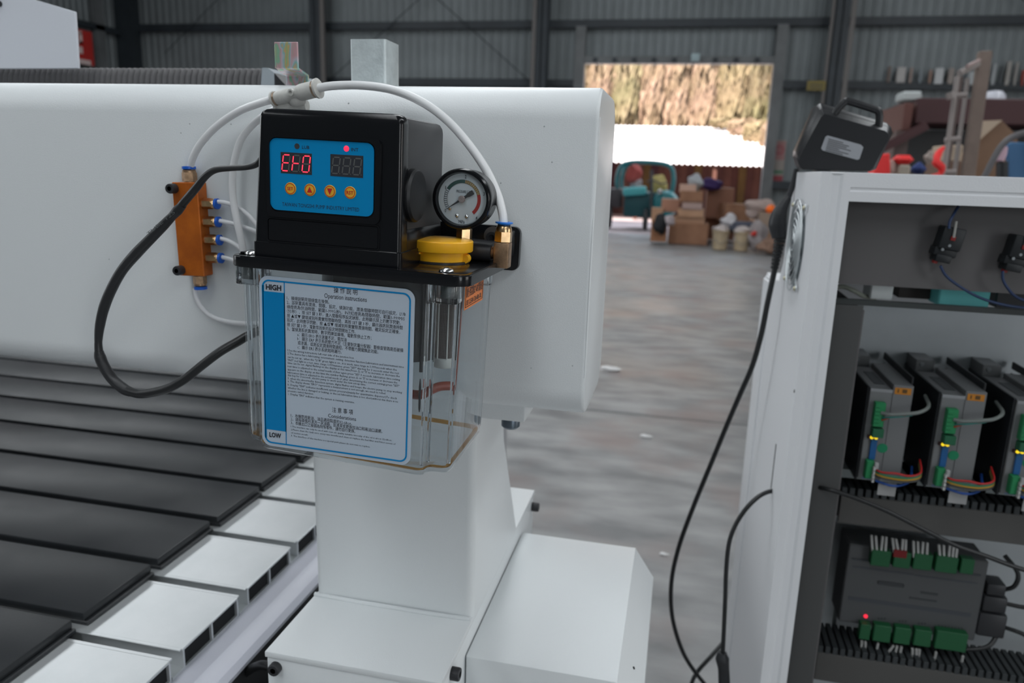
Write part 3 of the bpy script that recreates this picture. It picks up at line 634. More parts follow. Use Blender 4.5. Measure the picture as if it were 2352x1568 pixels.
capscrew('cap_screw', (-.2105, .7000, .9045), (1, 0, 0), .0075, .010, gl)
capscrew('cap_screw', (-.2105, 1.155, .8975), (1, 0, 0), .0075, .012, gl)
obj('bolt_head', lathe(NB(), [(.0095, 0), (.0105, .002), (.0105, .011), (.008, .0135), (0, .0135)], (-.171, .785, 1.1805), (0, 0, -1), 22), mat('blued_steel', (.12, .15, .18), .35, .6), gl)

sc_ = thing('motor_cover', 'broad white sheet metal cover box beside the gantry foot with a clipped corner', 'cover', (0, 0, 0))
bm = NB(); prism(bm, [(-.2085, .60), (-.001, .60), (-.001, .845), (-.0315, .89), (-.2085, .89)], 'y', .752, 1.0745, .0012, 2); obj('cover_shell', bm, WHITE, sc_, smooth=25)
obj('lower_skirt', box(-.20, -.012, .76, 1.07, .3, .6), WHITE, sc_)
p = at(1469, 1461, X=-.012); obj('rivet_hole', lathe(NB(), [(.0017, 0), (.0017, .001), (0, .001)], (-.0155, .815, .8669), (.83, 0, .56), 10), DARK, sc_)

gb = thing('gantry_beam', 'long white painted box beam with rounded edges and a capped right end', 'beam', (0, 0, 0))
bm = NB()
cs = []
for cy, cz, a0, r_ in ((.848, 1.4965, 0, .032), (.752, 1.4965, 90, .032), (.752, 1.237, 180, .032), (.848, 1.237, 270, .032)):
    for i in range(9): a = R(a0+90*i/8); cs.append((cy+r_*math.cos(a), cz+r_*math.sin(a)))
rings = []
for x, s in ((-2.6, 1), (-.0865, 1), (-.0845, .996), (-.083, .985)):
    rings.append([bm.verts.new((x, .80+(y-.80)*s, 1.36675+(z-1.36675)*s)) for y, z in cs])
for a, b in zip(rings, rings[1:]):
    for i in range(len(a)): bm.faces.new((a[i], a[(i+1) % len(a)], b[(i+1) % len(a)], b[i]))
bm.faces.new(rings[0]); bm.faces.new(rings[-1][::-1]); obj('beam_body', bm, WHITE, gb, smooth=40)
obj('weld_mark', tube(NB(), [(-.083-.0005, .728, 1.50), (-.0835, .7215, 1.40), (-.0835, .7215, 1.25)], .0012, 6, 4), WHITE, gb)
rd = random.Random(4); bm = NB()
for (px_, py_) in ((1220, 845), (1315, 840), (1093, 878), (1268, 372), (1150, 420), (1250, 290), (1072, 395), (800, 237), (250, 595), (415, 305), (530, 285), (435, 284)):
    q = at(px_, py_, Y=.7195); cyl(bm, (q.x, .7202, q.z), (q.x, .7192, q.z), .0009, .0003, 7)
obj('paint_specks', bm, mat('speck_grey', (.35, .37, .38), .6), gb)['kind'] = 'stuff'

gt = tag(obj('square_tube', None or (lambda bm: ring_plate(bm, rrect(-.3654, -.3245, .800, .841, .003, 3), rrect(-.3630, -.3269, .8024, .8386, .001, 3), 'z', 1.529, 1.5815))(NB()), GALV), 'short galvanised square steel tube standing on the beam', 'steel tube')
gt2 = obj('end_cap', box(-.3630, -.3269, .8024, .8386, 1.579, 1.5805), GALV, gt)
zb = thing('zinc_bracket', 'rainbow plated Z shaped zinc bracket on top of the beam', 'bracket', (0, 0, 0))
def zinc_mat():
    m = bpy.data.materials.new('rainbow_zinc_plating'); m.use_nodes = True; nt = m.node_tree; N = nt.nodes; L = nt.links; b = N['Principled BSDF']
    b.inputs['Metallic'].default_value = .55; b.inputs['Roughness'].default_value = .33
    tc = N.new('ShaderNodeTexCoord'); n = N.new('ShaderNodeTexNoise'); n.inputs['Scale'].default_value = 38; n.inputs['Detail'].default_value = 2; n.inputs['Distortion'].default_value = 1.2
    mp = N.new('ShaderNodeMapping'); mp.inputs['Scale'].default_value = (1.6, 1, .7); L.new(tc.outputs['Object'], mp.inputs[0]); L.new(mp.outputs[0], n.inputs[0])
    cr = N.new('ShaderNodeValToRGB'); e = cr.color_ramp.elements
    e[0].position = .25; e[0].color = (.58, .52, .28, 1); e[1].position = .78; e[1].color = (.62, .58, .36, 1)
    for p_, c in ((.36, (.30, .60, .42)), (.43, (.72, .42, .45)), (.50, (.66, .60, .66)), (.56, (.30, .60, .58)), (.62, (.78, .50, .22)), (.69, (.42, .60, .28))):
        x = e.new(p_); x.color = (*c, 1)
    L.new(n.outputs[0], cr.inputs[0]); L.new(cr.outputs[0], b.inputs['Base Color']); return m
ZN = zinc_mat()
bm = NB(); prof = [(.738, 1.570), (.738, 1.548), (.740, 1.5435), (.744, 1.5425), (.768, 1.5400), (.7715, 1.5380), (.772, 1.533), (.772, 1.5270), (.7745, 1.5270), (.7745, 1.536), (.773, 1.541), (.769, 1.5425), (.745, 1.5450), (.7415, 1.548), (.7405, 1.570)]
bx(bm, -.4200, -.3942, .738, .7402, 1.5435, 1.5690, .0005, 1)
xa, xb = at(659, 180, Y=.772).x, at(710, 180, Y=.772).x
A_ = [(-.4195, .7385, 1.5450), (-.3947, .7385, 1.5450), (-.3950, .741, 1.5425), (-.4190, .741, 1.5425)]; B_ = [(xa, .7705, 1.5415), (xb, .7705, 1.5415), (xb, .772, 1.5392), (xa, .772, 1.5392)]
r0 = [bm.verts.new(p) for p in A_]; r1 = [bm.verts.new(p) for p in B_]; bm.faces.new(r0); bm.faces.new(r1[::-1])
for i in range(4): bm.faces.new((r0[i], r0[(i+1) % 4], r1[(i+1) % 4], r1[i]))
obj('upper_plate', bm, ZN, zb)
bm = NB(); bx(bm, xa, xb, .770, .7722, 1.526, 1.5412, .0005, 1); obj('foot_flange', bm, ZN, zb)

# bellows and spindle cover behind the beam
bl = thing('bellows_cover', 'dark grey accordion bellows running along behind the top of the beam', 'bellows', (0, 0, 0))
bm = NB(); npl = 122; x0, x1 = -1.748, -.589; rows = []
for i in range(npl*5+1):
    x = x0+(x1-x0)*i/(npl*5); k = abs(math.sin(PI*i/5))**.6
    rows.append([bm.verts.new(v) for v in ((x, 1.00-.004*k, 1.553), (x, 1.003-.004*k, 1.566), (x+.002, 1.0055-.003*k, 1.5745+.001*k), (x+.003, 1.009, 1.5765+.0015*k), (x, 1.15, 1.5765+.0015*k))])
for a, b in zip(rows, rows[1:]):
    for i in range(4): bm.faces.new((a[i], a[i+1], b[i+1], b[i]))
obj('pleats', bm, mat('bellows_fabric', (.095, .092, .095), .55), bl, smooth=60)
bm = NB()
def lean(pts):
    A = [bm.verts.new((x, y, z)) for x, y, z in pts]; B = [bm.verts.new((x, 1.15, z)) for x, y, z in pts]; n = len(pts); bm.faces.new(A); bm.faces.new(B[::-1])
    for i in range(n): bm.faces.new((A[i], A[(i+1) % n], B[(i+1) % n], B[i]))
lean([(-.589, .995, 1.553), (-.589, 1.000, 1.5775), (-.5805, 1.000, 1.5775), (-.5680, .995, 1.5705), (-.5680, .995, 1.553)])
obj('end_plate', bm, mat('grey_end_plate', (.30, .34, .37), .45), bl)
bm = NB(); lean([(-.5675, .995, 1.553), (-.5675, .995, 1.5700), (-.5500, .995, 1.553)]); obj('end_bracket', bm, BLKM, bl)
obj('carrier_rail', box(-2.2, -.52, .99, 1.15, 1.47, 1.5535), mat('carrier_paint', (.30, .32, .33), .4), bl)
obj('rail_bracket', box(-1.4, -.9, .87, 1.0, 1.40, 1.50), mat('carrier_paint'), bl)
sp = thing('spindle_cover', 'pale grey white sheet metal spindle cover with sloping top standing over the bellows', 'cover', (0, 0, 0))
bm = NB(); prism(bm, [(g(-150, 158, .97).x, g(-150, 158, .97).z), (g(181, 157, .97).x, g(181, 157, .97).z), (g(173, 27, .97).x, g(176, 27, .97).z), (g(82, 0, .97).x, g(82, 0, .97).z), (g(20, -30, .97).x, g(20, -30, .97).z), (g(-150, -40, .97).x, g(-150, -40, .97).z)], 'y', .97, .9735, .0008, 1)
obj('cover_shell', bm, mat('pale_grey_paint', (.62, .64, .69), .4, bump=.2, bscale=600), sp)
p = g(0, 9, .97); capscrew('cap_screw', p, (0, -1, 0), .004, .004, sp)

# ------------------------------------------------------------------ lubrication pump (local frame: x right, y into the beam, z up; z=0 is the top of the lid plate)
pu = thing('lubrication_pump', 'black and blue automatic oil pump with clear tank bolted to the beam', 'pump', (-.260, .72, 1.3715), (0, R(1.5), 0))
def P(name, bm, m_, smooth=35, parent=pu, label=None): return obj(name, bm, m_, parent, smooth, label=label)
# lid plate
bm = NB(); prism(bm, rrect(-.1025, .1030, -.170, -.006, .012, 6), 'z', -.0085, 0, .0009, 2); lid = P('lid_plate', bm, BLKP)
bm = NB(); ring_plate(bm, rrect(-.1015, .1020, -.1690, -.007, .011, 6), rrect(-.0985, .099, -.166, -.010, .009, 6), 'z', 0, .0006); P('lid_rim', bm, BLKP, parent=lid)
bm = NB(); prism(bm, rrect(-.1025, .1078, -.0145, .0275, .006, 5), 'y', -.0095, -.001, .0012, 2); P('mounting_flange', bm, BLKP)
bm = NB(); prism(bm, [(-.010, 0), (-.05, 0), (-.010, .024)], 'x', .0985, .1030, .0005, 1); prism(bm, [(-.010, 0), (-.05, 0), (-.010, .024)], 'x', .050, .054, .0005, 1)
for f in bm.faces: pass
P('gusset', bm, BLKP)
# head
bm = NB()
secs = [(-.0848, .0432, -.1590, -.112, .0125), (-.0815, .0425, -.1580, -.112, .070), (-.0788, .0420, -.1570, -.112, .1185)]
prev = None
def secring(bm, x0, x1, y0, y1, z, r_=.004): return [bm.verts.new((x, y, z)) for x, y in rrect(x0, x1, y0, y1, r_, 4)]
lv = [(-.0848, .0432, -.1592, -.140, .0126), (-.0815, .0426, -.1580, -.140, .070), (-.0795, .0422, -.1573, -.140, .1105), (-.0790, .0417, -.1571, -.140, .1135), (-.0776, .0404, -.1566, -.140, .1158), (-.0755, .0384, -.1556, -.140, .1174), (-.0725, .0355, -.1538, -.141, .1183), (-.0700, .0330, -.151, -.142, .1181), (-.066, .029, -.149, -.1435, .1186)]
R_ = [secring(bm, *l) for l in lv]
for a, b in zip(R_, R_[1:]):
    for i in range(len(a)): bm.faces.new((a[i], a[(i+1) % len(a)], b[(i+1) % len(a)], b[i]))
bm.faces.new(R_[0]); bm.faces.new(R_[-1]); hd = P('head_housing', bm, BLKP, 40)
bm = NB(); R_ = [secring(bm, *l) for l in ((-.0856, .0440, -.1602, -.105, 0), (-.0856, .0440, -.1602, -.105, .0122), (-.0850, .0434, -.1596, -.105, .0128))]
for a, b in zip(R_, R_[1:]):
    for i in range(len(a)): bm.faces.new((a[i], a[(i+1) % len(a)], b[(i+1) % len(a)], b[i]))
bm.faces.new(R_[0]); bm.faces.new(R_[-1]); P('head_base', bm, BLKP)
bm = NB(); R_ = [secring(bm, *l, .006) for l in ((-.076, .0412, -.150, -.046, .003), (-.076, .0405, -.150, -.046, .1085), (-.0755, .0400, -.150, -.0465, .1125), (-.074, .0385, -.150, -.049, .1160), (-.071, .036, -.150, -.052, .1172))]
for a, b in zip(R_, R_[1:]):
    for i in range(len(a)): bm.faces.new((a[i], a[(i+1) % len(a)], b[(i+1) % len(a)], b[i]))
bm.faces.new(R_[0]); bm.faces.new(R_[-1]); P('rear_housing', bm, GREYP, 40)
P('rear_housing_foot', box(-.074, .0425, -.145, -.052, 0, .030, .003, 2), BLKP)
P('side_knob', lathe(NB(), [(.0215, 0), (.0215, .0065), (.0200, .0085), (.014, .0090), (0, .0092)], (.0385, -.1300, .0565), (1, 0, 0), 40), mat('knob_black', (.008, .0085, .01), .42))
# raised frames on the head front
def slope_y(z): return -.1592+(z-.0126)*(.0022/.105)
bm = NB(); ring_plate(bm, rrect(-.0712, .0262, .0335, .0990, .005, 5), rrect(-.0685, .0220, .0380, .0962, .0065, 5), 'y', -.1612, -.156); P('panel_frame', bm, BLKP)
bm = NB(); ring_plate(bm, rrect(-.0722, .0262, .0128, .0330, .003, 4), rrect(-.0712, .0252, .0138, .0320, .0022, 4), 'y', -.1600, -.157); P('terminal_door_edge', bm, BLKP)
bm = NB(); prism(bm, rrect(-.0710, .0250, .0140, .0318, .0022, 4), 'y', -.1597, -.157, .0004, 1); P('terminal_door', bm, BLKP)
# control panel
bm = NB(); prism(bm, rrect(-.0686, .0206, .0392, .0956, .0062, 6), 'y', -.1598, -.1585); pn = P('control_panel', bm, PANEL, 25)
py_ = -.1599
def dot(bm, x, z, r_, y0, y1, seg=24): return cyl(bm, (x, y0, z), (x, y1, z), r_, seg=seg)
P('lamp_window', dot(NB(), -.0445, .0901, .0022, -.1598, py_-.0001), mat('dark_lens', (.04, .045, .05), .3), parent=pn, label='dark unlit round lamp window')
P('lamp_window', lathe(NB(), [(.0023, 0), (.0021, .0004), (.0012, .0008), (0, .0009)], (-.0025, -.1598, .0904), (0, -1, 0), 18), mat('red_lamp', (.9, .02, .05), .3, emit=(1.0, .03, .09), estr=1.0), parent=pn, label='glowing red round lamp window')
bm = NB(); text_bm(bm, 'LUB', -.0402, .0897, py_, .0026, .0063, bold=.01); P('lamp_lettering', bm, INK, 0, pn); bm = NB(); text_bm(bm, 'INT', .0016, .0900, py_, .0026, .0060, bold=.01); P('lamp_lettering', bm, INK, 0, pn); bm = NB()
text_bm(bm, 'TAIWAN TONGSHI PUMP INDUSTRY LIMITED', -.0580, .0442, py_, .0031, .0668); P('panel_lettering', bm, INK, 0, pn)
def seven(bmL, bmD, x, z, w_, h_, lit, th=.00075, slant=.10, y=-.1601):
    def sg(bmx, a, b):
        a = Vector(a); b = Vector(b); d = (b-a).normalized(); nn = Vector((-d.y, d.x))*th*.5; a = a+d*.0004; b = b-d*.0004
        pts = [a, a+d*th*.5+nn, b-d*th*.5+nn, b, b-d*th*.5-nn, a+d*th*.5-nn]
        bmx.faces.new([bmx.verts.new((x+p[0]+slant*p[1], y, z+p[1])) for p in pts])
    h2 = h_/2; w2 = w_/2
    S7 = {'a': ((-w2, h2), (w2, h2)), 'b': ((w2, h2), (w2, 0)), 'c': ((w2, 0), (w2, -h2)), 'd': ((-w2, -h2), (w2, -h2)), 'e': ((-w2, 0), (-w2, -h2)), 'f': ((-w2, h2), (-w2, 0)), 'g': ((-w2, 0), (w2, 0))}
    for k, (a, b) in S7.items(): sg(bmL if k in lit else bmD, a, b)
    cx_, cz_ = x+w2+.0012-slant*h2, z-h2
    bmD.faces.new([bmD.verts.new((cx_+.0004*math.cos(t*PI/4), y, cz_+.0004*math.sin(t*PI/4))) for t in range(8)])
LED = mat('lit_segment', (.9, .02, .05), .4, emit=(1.0, .055, .10), estr=1.05); OFFS = mat('unlit_segment', (.10, .105, .10), .4); DSP = mat('display_window', (.032, .034, .042), .25)
for (x0, x1, z0, z1, txt, lb) in ((-.0588, -.0318, .0686, .0850, ('afged', 'gef', 'abcdef'), 'left display with glowing red characters'), (-.0159, .0117, .0688, .0856, ('', '', ''), 'unlit display of grey segments')):
    bm = NB(); bx(bm, x0, x1, -.1600, -.1590, z0, z1); dp = P('display', bm, DSP, 0, pn, lb)
    a_, b_ = NB(), NB(); ww = (x1-x0)
    for k in range(3): seven(a_, b_, x0+ww*(.165+.325*k)+(.0002), (z0+z1)/2, .0058, .0124, txt[k], .00095, .13)
    if txt[0]: P('lit_segments', a_, LED, 0, dp)
    else: a_.free()
    P('unlit_segments', b_, OFFS, 0, dp)
YB = mat('yellow_button_film', (.80, .42, .03), .35)
for i, x in enumerate((-.0504, -.0334, -.0161, .0011)):
    z = .0569; bt_ = P('button', lathe(NB(), [(.0049, 0), (.0049, .0003), (.0046, .0006), (0, .0008)], (x, -.1598, z), (0, -1, 0), 28), YB, parent=pn)
    bm = NB(); sector(bm, x, z, .0038, .0043, 0, 360, -.1607, 28)
    if i == 0: text_bm(bm, 'SET', x, z, -.1608, .0026, .0052, 'CENTER', bold=.02)
    if i == 3: text_bm(bm, 'RST', x, z, -.1608, .0028, .0058, 'CENTER', bold=.02)
    if i == 1: quad(bm, [(x-.0023, -.1608, z-.0021), (x+.0023, -.1608, z-.0021), (x+.0001, -.1608, z+.0024), (x-.0001, -.1608, z+.0024)])
    if i == 2: quad(bm, [(x-.0023, -.1608, z+.0022), (x-.0001, -.1608, z-.0026), (x+.0001, -.1608, z-.0026), (x+.0023, -.1608, z+.0022)])
    P('button_print', bm, REDI, 0, bt_)
# screws in the lid
for (x, y) in ((.0800, -.1520), (-.0905, -.1520), (.090, -.030)):
    s_ = P('lid_screw', lathe(NB(), [(.0058, 0), (.0062, .0006), (.0055, .0018), (.0035, .0028), (0, .0032)], (x, y, .0002), (0, 0, 1), 24), STEEL)
    bm = NB(); bx(bm, x-.0022, x+.0022, y-.0004, y+.0004, .0030, .0035); P('screw_slot', bm, DARK, 0, s_)
P('lid_shim', box(-.1005, -.0856, -.1545, -.135, .0003, .0018, .0004, 1), BLKP)
# filler cap
bm = NB(); cc = (.0550, -.092)
lathe(bm, [(.0255, 0), (.0255, .0012), (.0245, .0016)], (*cc, 0), (0, 0, 1), 44); P('cap_seat', bm, BLKM)
cp = P('filler_cap', lathe(NB(), [(.0230, .0012), (.0238, .0095), (.0238, .0098), (.0280, .0098), (.0285, .0106), (.0285, .0183), (.0278, .0192), (.0262, .0194), (.015, .0200), (0, .0205)], (*cc, 0), (0, 0, 1), 64), YEL)
bm = NB(); cyl(bm, (cc[0]+.0235, cc[1]-.006, .0042), (cc[0]+.0235, cc[1]+.002, .0042), .0042, seg=18); bx(bm, cc[0]-.0215, cc[0]-.0100, cc[1]-.0245, cc[1]-.012, .0072, .0092, .0007, 2); P('cap_lug', bm, YEL, parent=cp)
# outlet block, gauge, elbow
bm = NB(); bx(bm, .050, .093, -.060, -.009, 0, .0135, .002, 2); cyl(bm, (.055, -.0700, .0085), (.0960, -.0700, .0085), .0078, seg=28); bx(bm, .055, .090, -.070, -.050, .001, .012, .001, 1); bx(bm, .062, .080, -.074, -.050, .004, .0150, .002, 2)
P('outlet_block', bm, BLKM)
w_ = P('flange_washer', lathe(NB(), [(.0092, 0), (.0092, .0012), (0, .0012)], (.0815, -.0095, .0175), (0, -1, 0), 28), mat('dull_washer', (.22, .21, .21), .4, .8)); P('flange_screw', lathe(NB(), [(.0055, 0), (.0055, .0060), (.0030, .0060), (.0028, .0030), (0, .0030)], (.0815, -.0105, .0165), (0, -1, 0), 20), BLKM)
bm = NB(); hexa(bm, (.0680, -.064, .0175), (.0680, -.064, .0270), .0072); cyl(bm, (.0680, -.064, .0100), (.0680, -.064, .0175), .0048, seg=20); cyl(bm, (.0680, -.064, .027), (.0680, -.064, .034), .0045, seg=16); P('gauge_stem', bm, BRASS, 25)
gx, gz = .0700, .0542
GS = 1.055
ga = P('pressure_gauge', lathe(NB(), [(.0205, -.0050), (.0215, 0), (.0235, .0), (.0247, -.0018), (.0249, -.006), (.0247, -.0075), (.0238, -.0082), (.0238, -.0270), (.0228, -.0290), (0, -.0290)], (gx, -.0905, gz), (0, -1, 0), 64), BLKP)
yd = -.0857
P('dial', lathe(NB(), [(.0216, 0), (0, .0002)], (gx, yd, gz), (0, -1, 0), 48), mat('dial_pale_blue', (.55, .62, .66), .5), parent=ga)
yp = yd-.0004
sa = lambda v: 214-65.5*v
for nm, v0, v1, c in (('green_scale', 1, 2, (.03, .085, .075)), ('red_scale', 3, 4, (.36, .025, .02))):
    bm = NB(); sector(bm, gx, gz, .0129, .0157, sa(v1), sa(v0), yp, 24); P(nm, bm, mat(nm, c, .5), 0, ga)
bm = NB()
for k in range(10): sector(bm, gx, gz, .0129, .0157, sa(2+k*.1+.085), sa(2+k*.1+.02), yp, 3)
P('yellow_scale', bm, mat('yellow_scale', (.50, .32, .08), .5), 0, ga)
bm = NB(); bk = mat('scale_ink', (.035, .045, .06), .5)
sector(bm, gx, gz, .0129, .0131, sa(3), sa(0), yp-.00005, 40); sector(bm, gx, gz, .0155, .0157, sa(3), sa(0), yp-.00005, 40)
for k in range(11): sector(bm, gx, gz, .0129, .0157, sa(k*.1)-.9, sa(k*.1)+.9, yp-.00005, 1)
for k in range(21): sector(bm, gx, gz, .0129, .0157, sa(2+k*.05*1.0)-.35, sa(2+k*.05)+.35, yp-.00005, 1)
for s_, dx, dz in (('0', -.0140, -.0100), ('1', -.0145, .0085), ('2', .0022, .0182), ('3', .0182, .0055), ('4', .0128, -.0142)): text_bm(bm, s_, gx+dx, gz+dz, yp-.0001, .0029, .0013 if s_ != '1' else .0005, 'CENTER', bold=.01)
text_bm(bm, 'PRESSURE GAUGE', gx-.0052, gz+.0062, yp-.0001, .0023, .0155, bold=.0); text_bm(bm, 'MPa', gx+.0003, gz-.0182, yp-.0001, .0028, .0052, 'CENTER')
P('dial_lettering', bm, bk, 0, ga)
bm = NB(); a = R(214); d = Vector((math.cos(a), 0, math.sin(a))); nn = Vector((-d.z, 0, d.x)); o_ = Vector((gx, yp-.0012, gz))
for pts in ([o_+nn*.0011, o_+d*.0150, o_-nn*.0011], [o_+nn*.0011, o_-nn*.0011, o_-d*.0050-nn*.0011, o_-d*.0064-nn*.0017, o_-d*.0112-nn*.0019, o_-d*.0112+nn*.0019, o_-d*.0064+nn*.0017, o_-d*.0050+nn*.0011]):
    va = [bm.verts.new(p) for p in pts]; vb = [bm.verts.new(p+Vector((0, .0004, 0))) for p in pts]; bm.faces.new(va); bm.faces.new(vb[::-1])
    for i in range(len(pts)): bm.faces.new((va[i], va[(i+1) % len(pts)], vb[(i+1) % len(pts)], vb[i]))
P('needle', bm, mat('needle_dark', (.03, .032, .036), .5), 0, ga)
P('needle_hub', lathe(NB(), [(.0029, 0), (.0029, .0012), (.0024, .0018), (.0008, .0018), (.0006, .0015), (0, .0015)], (gx, yp-.0010, gz), (0, -1, 0), 24), mat('pinkish_hub', (.62, .52, .50), .3, .8), parent=ga)
for x, z in ((gx-.0038, gz-.0135), (gx+.0045, gz-.0137)): P('dial_screw', lathe(NB(), [(.0016, 0), (.0015, .0008), (.0009, .0014), (0, .0016)], (x, yp, z), (0, -1, 0), 16), STEEL, parent=ga)
P('stop_pin', lathe(NB(), [(.0010, 0), (.0009, .001), (0, .0014)], (gx-.0101, yp, gz-.0086), (0, -1, 0), 12), BRASS, parent=ga)
ga.scale = (GS,)*3; ga.location = (gx*(1-GS)+.0012, -.0905*(1-GS), gz*(1-GS))
P('lens', lathe(NB(), [(.0212, 0), (.012, .0005), (0, .0007)], (gx, -.0900, gz), (0, -1, 0), 40), CLEARG, parent=ga)
# brass elbow
ey = -.0700; ex = .1058
bm = NB(); bx(bm, ex-.0068, ex+.0068, ey-.0068, ey+.0068, -.0040, .0186, .0012, 2); cyl(bm, (.0940, ey, .0085), (ex-.004, ey, .0085), .0050, seg=20)
for k in range(4): lathe(bm, [(.0050, 0), (.0058, .0006), (.0050, .0012)], (.0945+k*.0012, ey, .0085), (1, 0, 0), 20)
el = P('brass_elbow', bm, BRASSD)
bm = NB(); hexa(bm, (ex, ey, .0190), (ex, ey, .0278), .0080); lathe(bm, [(.0072, .0278), (.0072, .0302), (.0062, .0325)], (ex, ey, 0), (0, 0, 1), 28); P('hex_nut', bm, BRASS, 25, el)
P('neck_seal', cyl(NB(), (ex, ey, .0320), (ex, ey, .0338), .0057, seg=24), BLKM, parent=el)
P('release_collar', lathe(NB(), [(.0050, .0330), (.0058, .0345), (.0078, .0350), (.0078, .0362), (.0045, .0364), (.0042, .034)], (ex, ey, 0), (0, 0, 1), 32), mat('bright_blue_collar', (.02, .20, .72), .35), parent=el)

# tank: moulded clear box
tcx = -.0065
half = [(0, -.1640), (.0730, -.1640), (.0765, -.1630), (.0785, -.1610), (.0795, -.1560), (.0815, -.1525), (.0845, -.1510), (.0925, -.1500), (.0960, -.1480), (.0975, -.1440), (.0972, -.1000), (.0965, -.0480), (.0950, -.0400), (.0910, -.0360), (.0850, -.0350), (0, -.0350)]
full = half+[(-x, y) for x, y in half[::-1][1:-1]]
def sag(x, z): return z-.032*max(0, x+.080)*max(0, min(1, (-z-.010)/.150))
def tank_rings(bm, levels, flip=False):
    rs = []
    for z, s, dy in levels:
        rs.append([bm.verts.new((tcx+x*s, -.0995+(y+.0995)*(s+dy), sag(tcx+x*s, z))) for x, y in full])
    for a, b in zip(rs, rs[1:]):
        for i in range(len(a)):
            q = (a[i], a[(i+1) % len(a)], b[(i+1) % len(a)], b[i]); bm.faces.new(q[::-1] if flip else q)
    return rs
bm = NB(); rs = tank_rings(bm, [(-.0088, 1.0, 0), (-.090, .990, 0), (-.158, .978, 0), (-.1640, .970, 0), (-.1672, .955, 0), (-.1684, .930, 0)]); bm.faces.new(rs[-1])
tank = P('tank', bm, CLEAR, 30)
bm = NB(); rs = tank_rings(bm, [(-.0088, .972, 0), (-.090, .962, 0), (-.155, .950, 0), (-.1610, .940, 0), (-.1640, .920, 0), (-.1650, .89, 0)], True); bm.faces.new(rs[-1][::-1])
P('tank_inner_wall', bm, CLEAR, 30, tank)
# moulded corner ribs (solid acrylic bars) and screw bosses
for (xs, ys, r_) in ((-.0845, -.1480, .0022), (-.1005, -.1440, .0024), (-.0800, -.1600, .0016), (.0680, -.1595, .0016), (.0705, -.1500, .0018), (.0885, -.1465, .0022), (.0880, -.0420, .0016)):
    k = .975; bm = NB(); cyl(bm, (xs, ys, -.0255 if ys < -.14 else -.010), (tcx+(xs-tcx)*k, ys*k-.0025, -.1640), r_, r_*.9, seg=8); P('corner_rib', bm, REFR, 30, tank)
for sx_, cx_ in ((-1, -.0910), (1, .0790)):
    bm = NB(); prism(bm, rrect(cx_-.0125, cx_+.0125, -.1600, -.1400, .004, 4), 'z', -.0250, -.0088, .0012, 2); P('screw_boss', bm, REFR, 35, tank)
    P('boss_nut', lathe(NB(), [(.0052, -.0205), (.0055, -.0195), (.0055, -.0120), (.0050, -.0110)], (cx_-.003*sx_*-1, -.150, 0), (0, 0, 1), 20), GALV, parent=tank)
    P('boss_web', box(cx_+.0045*-sx_, cx_+.0062*-sx_, -.158, -.142, -.0245, -.009), REFR, parent=tank)
bm = NB(); prism(bm, rrect(.0830, .0900, -.050, -.038, .002, 3), 'z', -.0250, -.0088, .0006, 1); P('screw_boss', bm, REFR, 35, tank)
# oil film left in the bottom
bm = NB(); s0 = .938
rg = [[bm.verts.new((tcx+x*q, -.0995+(y+.0995)*q, sag(tcx+x*q, z))) for x, y in full] for q, z in ((.915, -.16485), (.953, -.1630), (.951, -.1612), (.905, -.1640))]
for j in range(4):
    a, b = rg[j], rg[(j+1) % 4]
    for i in range(len(a)): bm.faces.new((a[i], a[(i+1) % len(a)], b[(i+1) % len(a)], b[i]))
P('oil_residue', bm, clear_mat('amber_oil_film', (.84, .60, .30), .6, 1.47), 30)
# things inside the tank
bm = NB(); cyl(bm, (.025, -.095, -.0088), (.025, -.095, -.086), .0330, seg=36); P('pump_barrel', bm, mat('barrel_black', (.03, .031, .034), .35))
P('pump_barrel_block', box(-.030, .030, -.128, -.060, -.060, -.0088, .002, 2), mat('barrel_black'))
fc = P('suction_filter', cyl(NB(), (.0640, -.0980, -.0100), (.0640, -.0980, -.0860), .0088, seg=28), mat('filter_mesh', (.10, .075, .07), .6, .3))
bm = NB()
fy, fx_, fr = -.0980, .0640, .0091
for k in range(40):
    a = 2*PI*k/40; p = (fx_+fr*math.cos(a), fy+fr*math.sin(a)); bx(bm, p[0]-.00018, p[0]+.00018, p[1]-.00018, p[1]+.00018, -.0850, -.026)
for k in range(58):
    z = -.0265-k*.001; lathe(bm, [(fr-.0001, z-.00018), (fr+.0002, z), (fr-.0001, z+.00018)], (fx_, fy, 0), (0, 0, 1), 20)
P('mesh_wires', bm, mat('mesh_wire', (.34, .29, .27), .4, .5), 0, fc)['kind'] = 'stuff'
P('filter_cup', lathe(NB(), [(.0098, -.0840), (.0105, -.0845), (.0105, -.0915), (.0095, -.0930), (0, -.0930)], (fx_, fy, 0), (0, 0, 1), 32), mat('milky_cup', (.60, .61, .58), .4), parent=fc)
bm = NB()
for a in (200, 250, 300, 345): cyl(bm, (fx_+.0100*math.cos(R(a)), fy+.0100*math.sin(R(a)), -.0120), (fx_+.0100*math.cos(R(a)), fy+.0100*math.sin(R(a)), -.0850), .0007, seg=8)
P('filter_cage', bm, mat('milky_cup'), parent=fc)
RBR = mat('red_brown_float', (.28, .055, .03), .35)
P('float_arm', tube(NB(), [(-.02, -.10, -.1190), (.0300, -.11, -.1185), (.0480, -.115, -.1170), (.0560, -.112, -.1130), (.0640, -.106, -.1098), (.0760, -.10, -.1095)], .0042, 12, 6), RBR)
P('float_wire', tube(NB(), [(.0760, -.10, -.1095), (.0770, -.10, -.09), (.0785, -.10, -.05), (.0800, -.10, -.010)], .0008, 8, 5), RBR)
P('guide_tube', cyl(NB(), (.0500, -.118, -.010), (.0495, -.118, -.095), .0016, seg=12), mat('dark_rod', (.02, .02, .022), .3))
bm = NB()
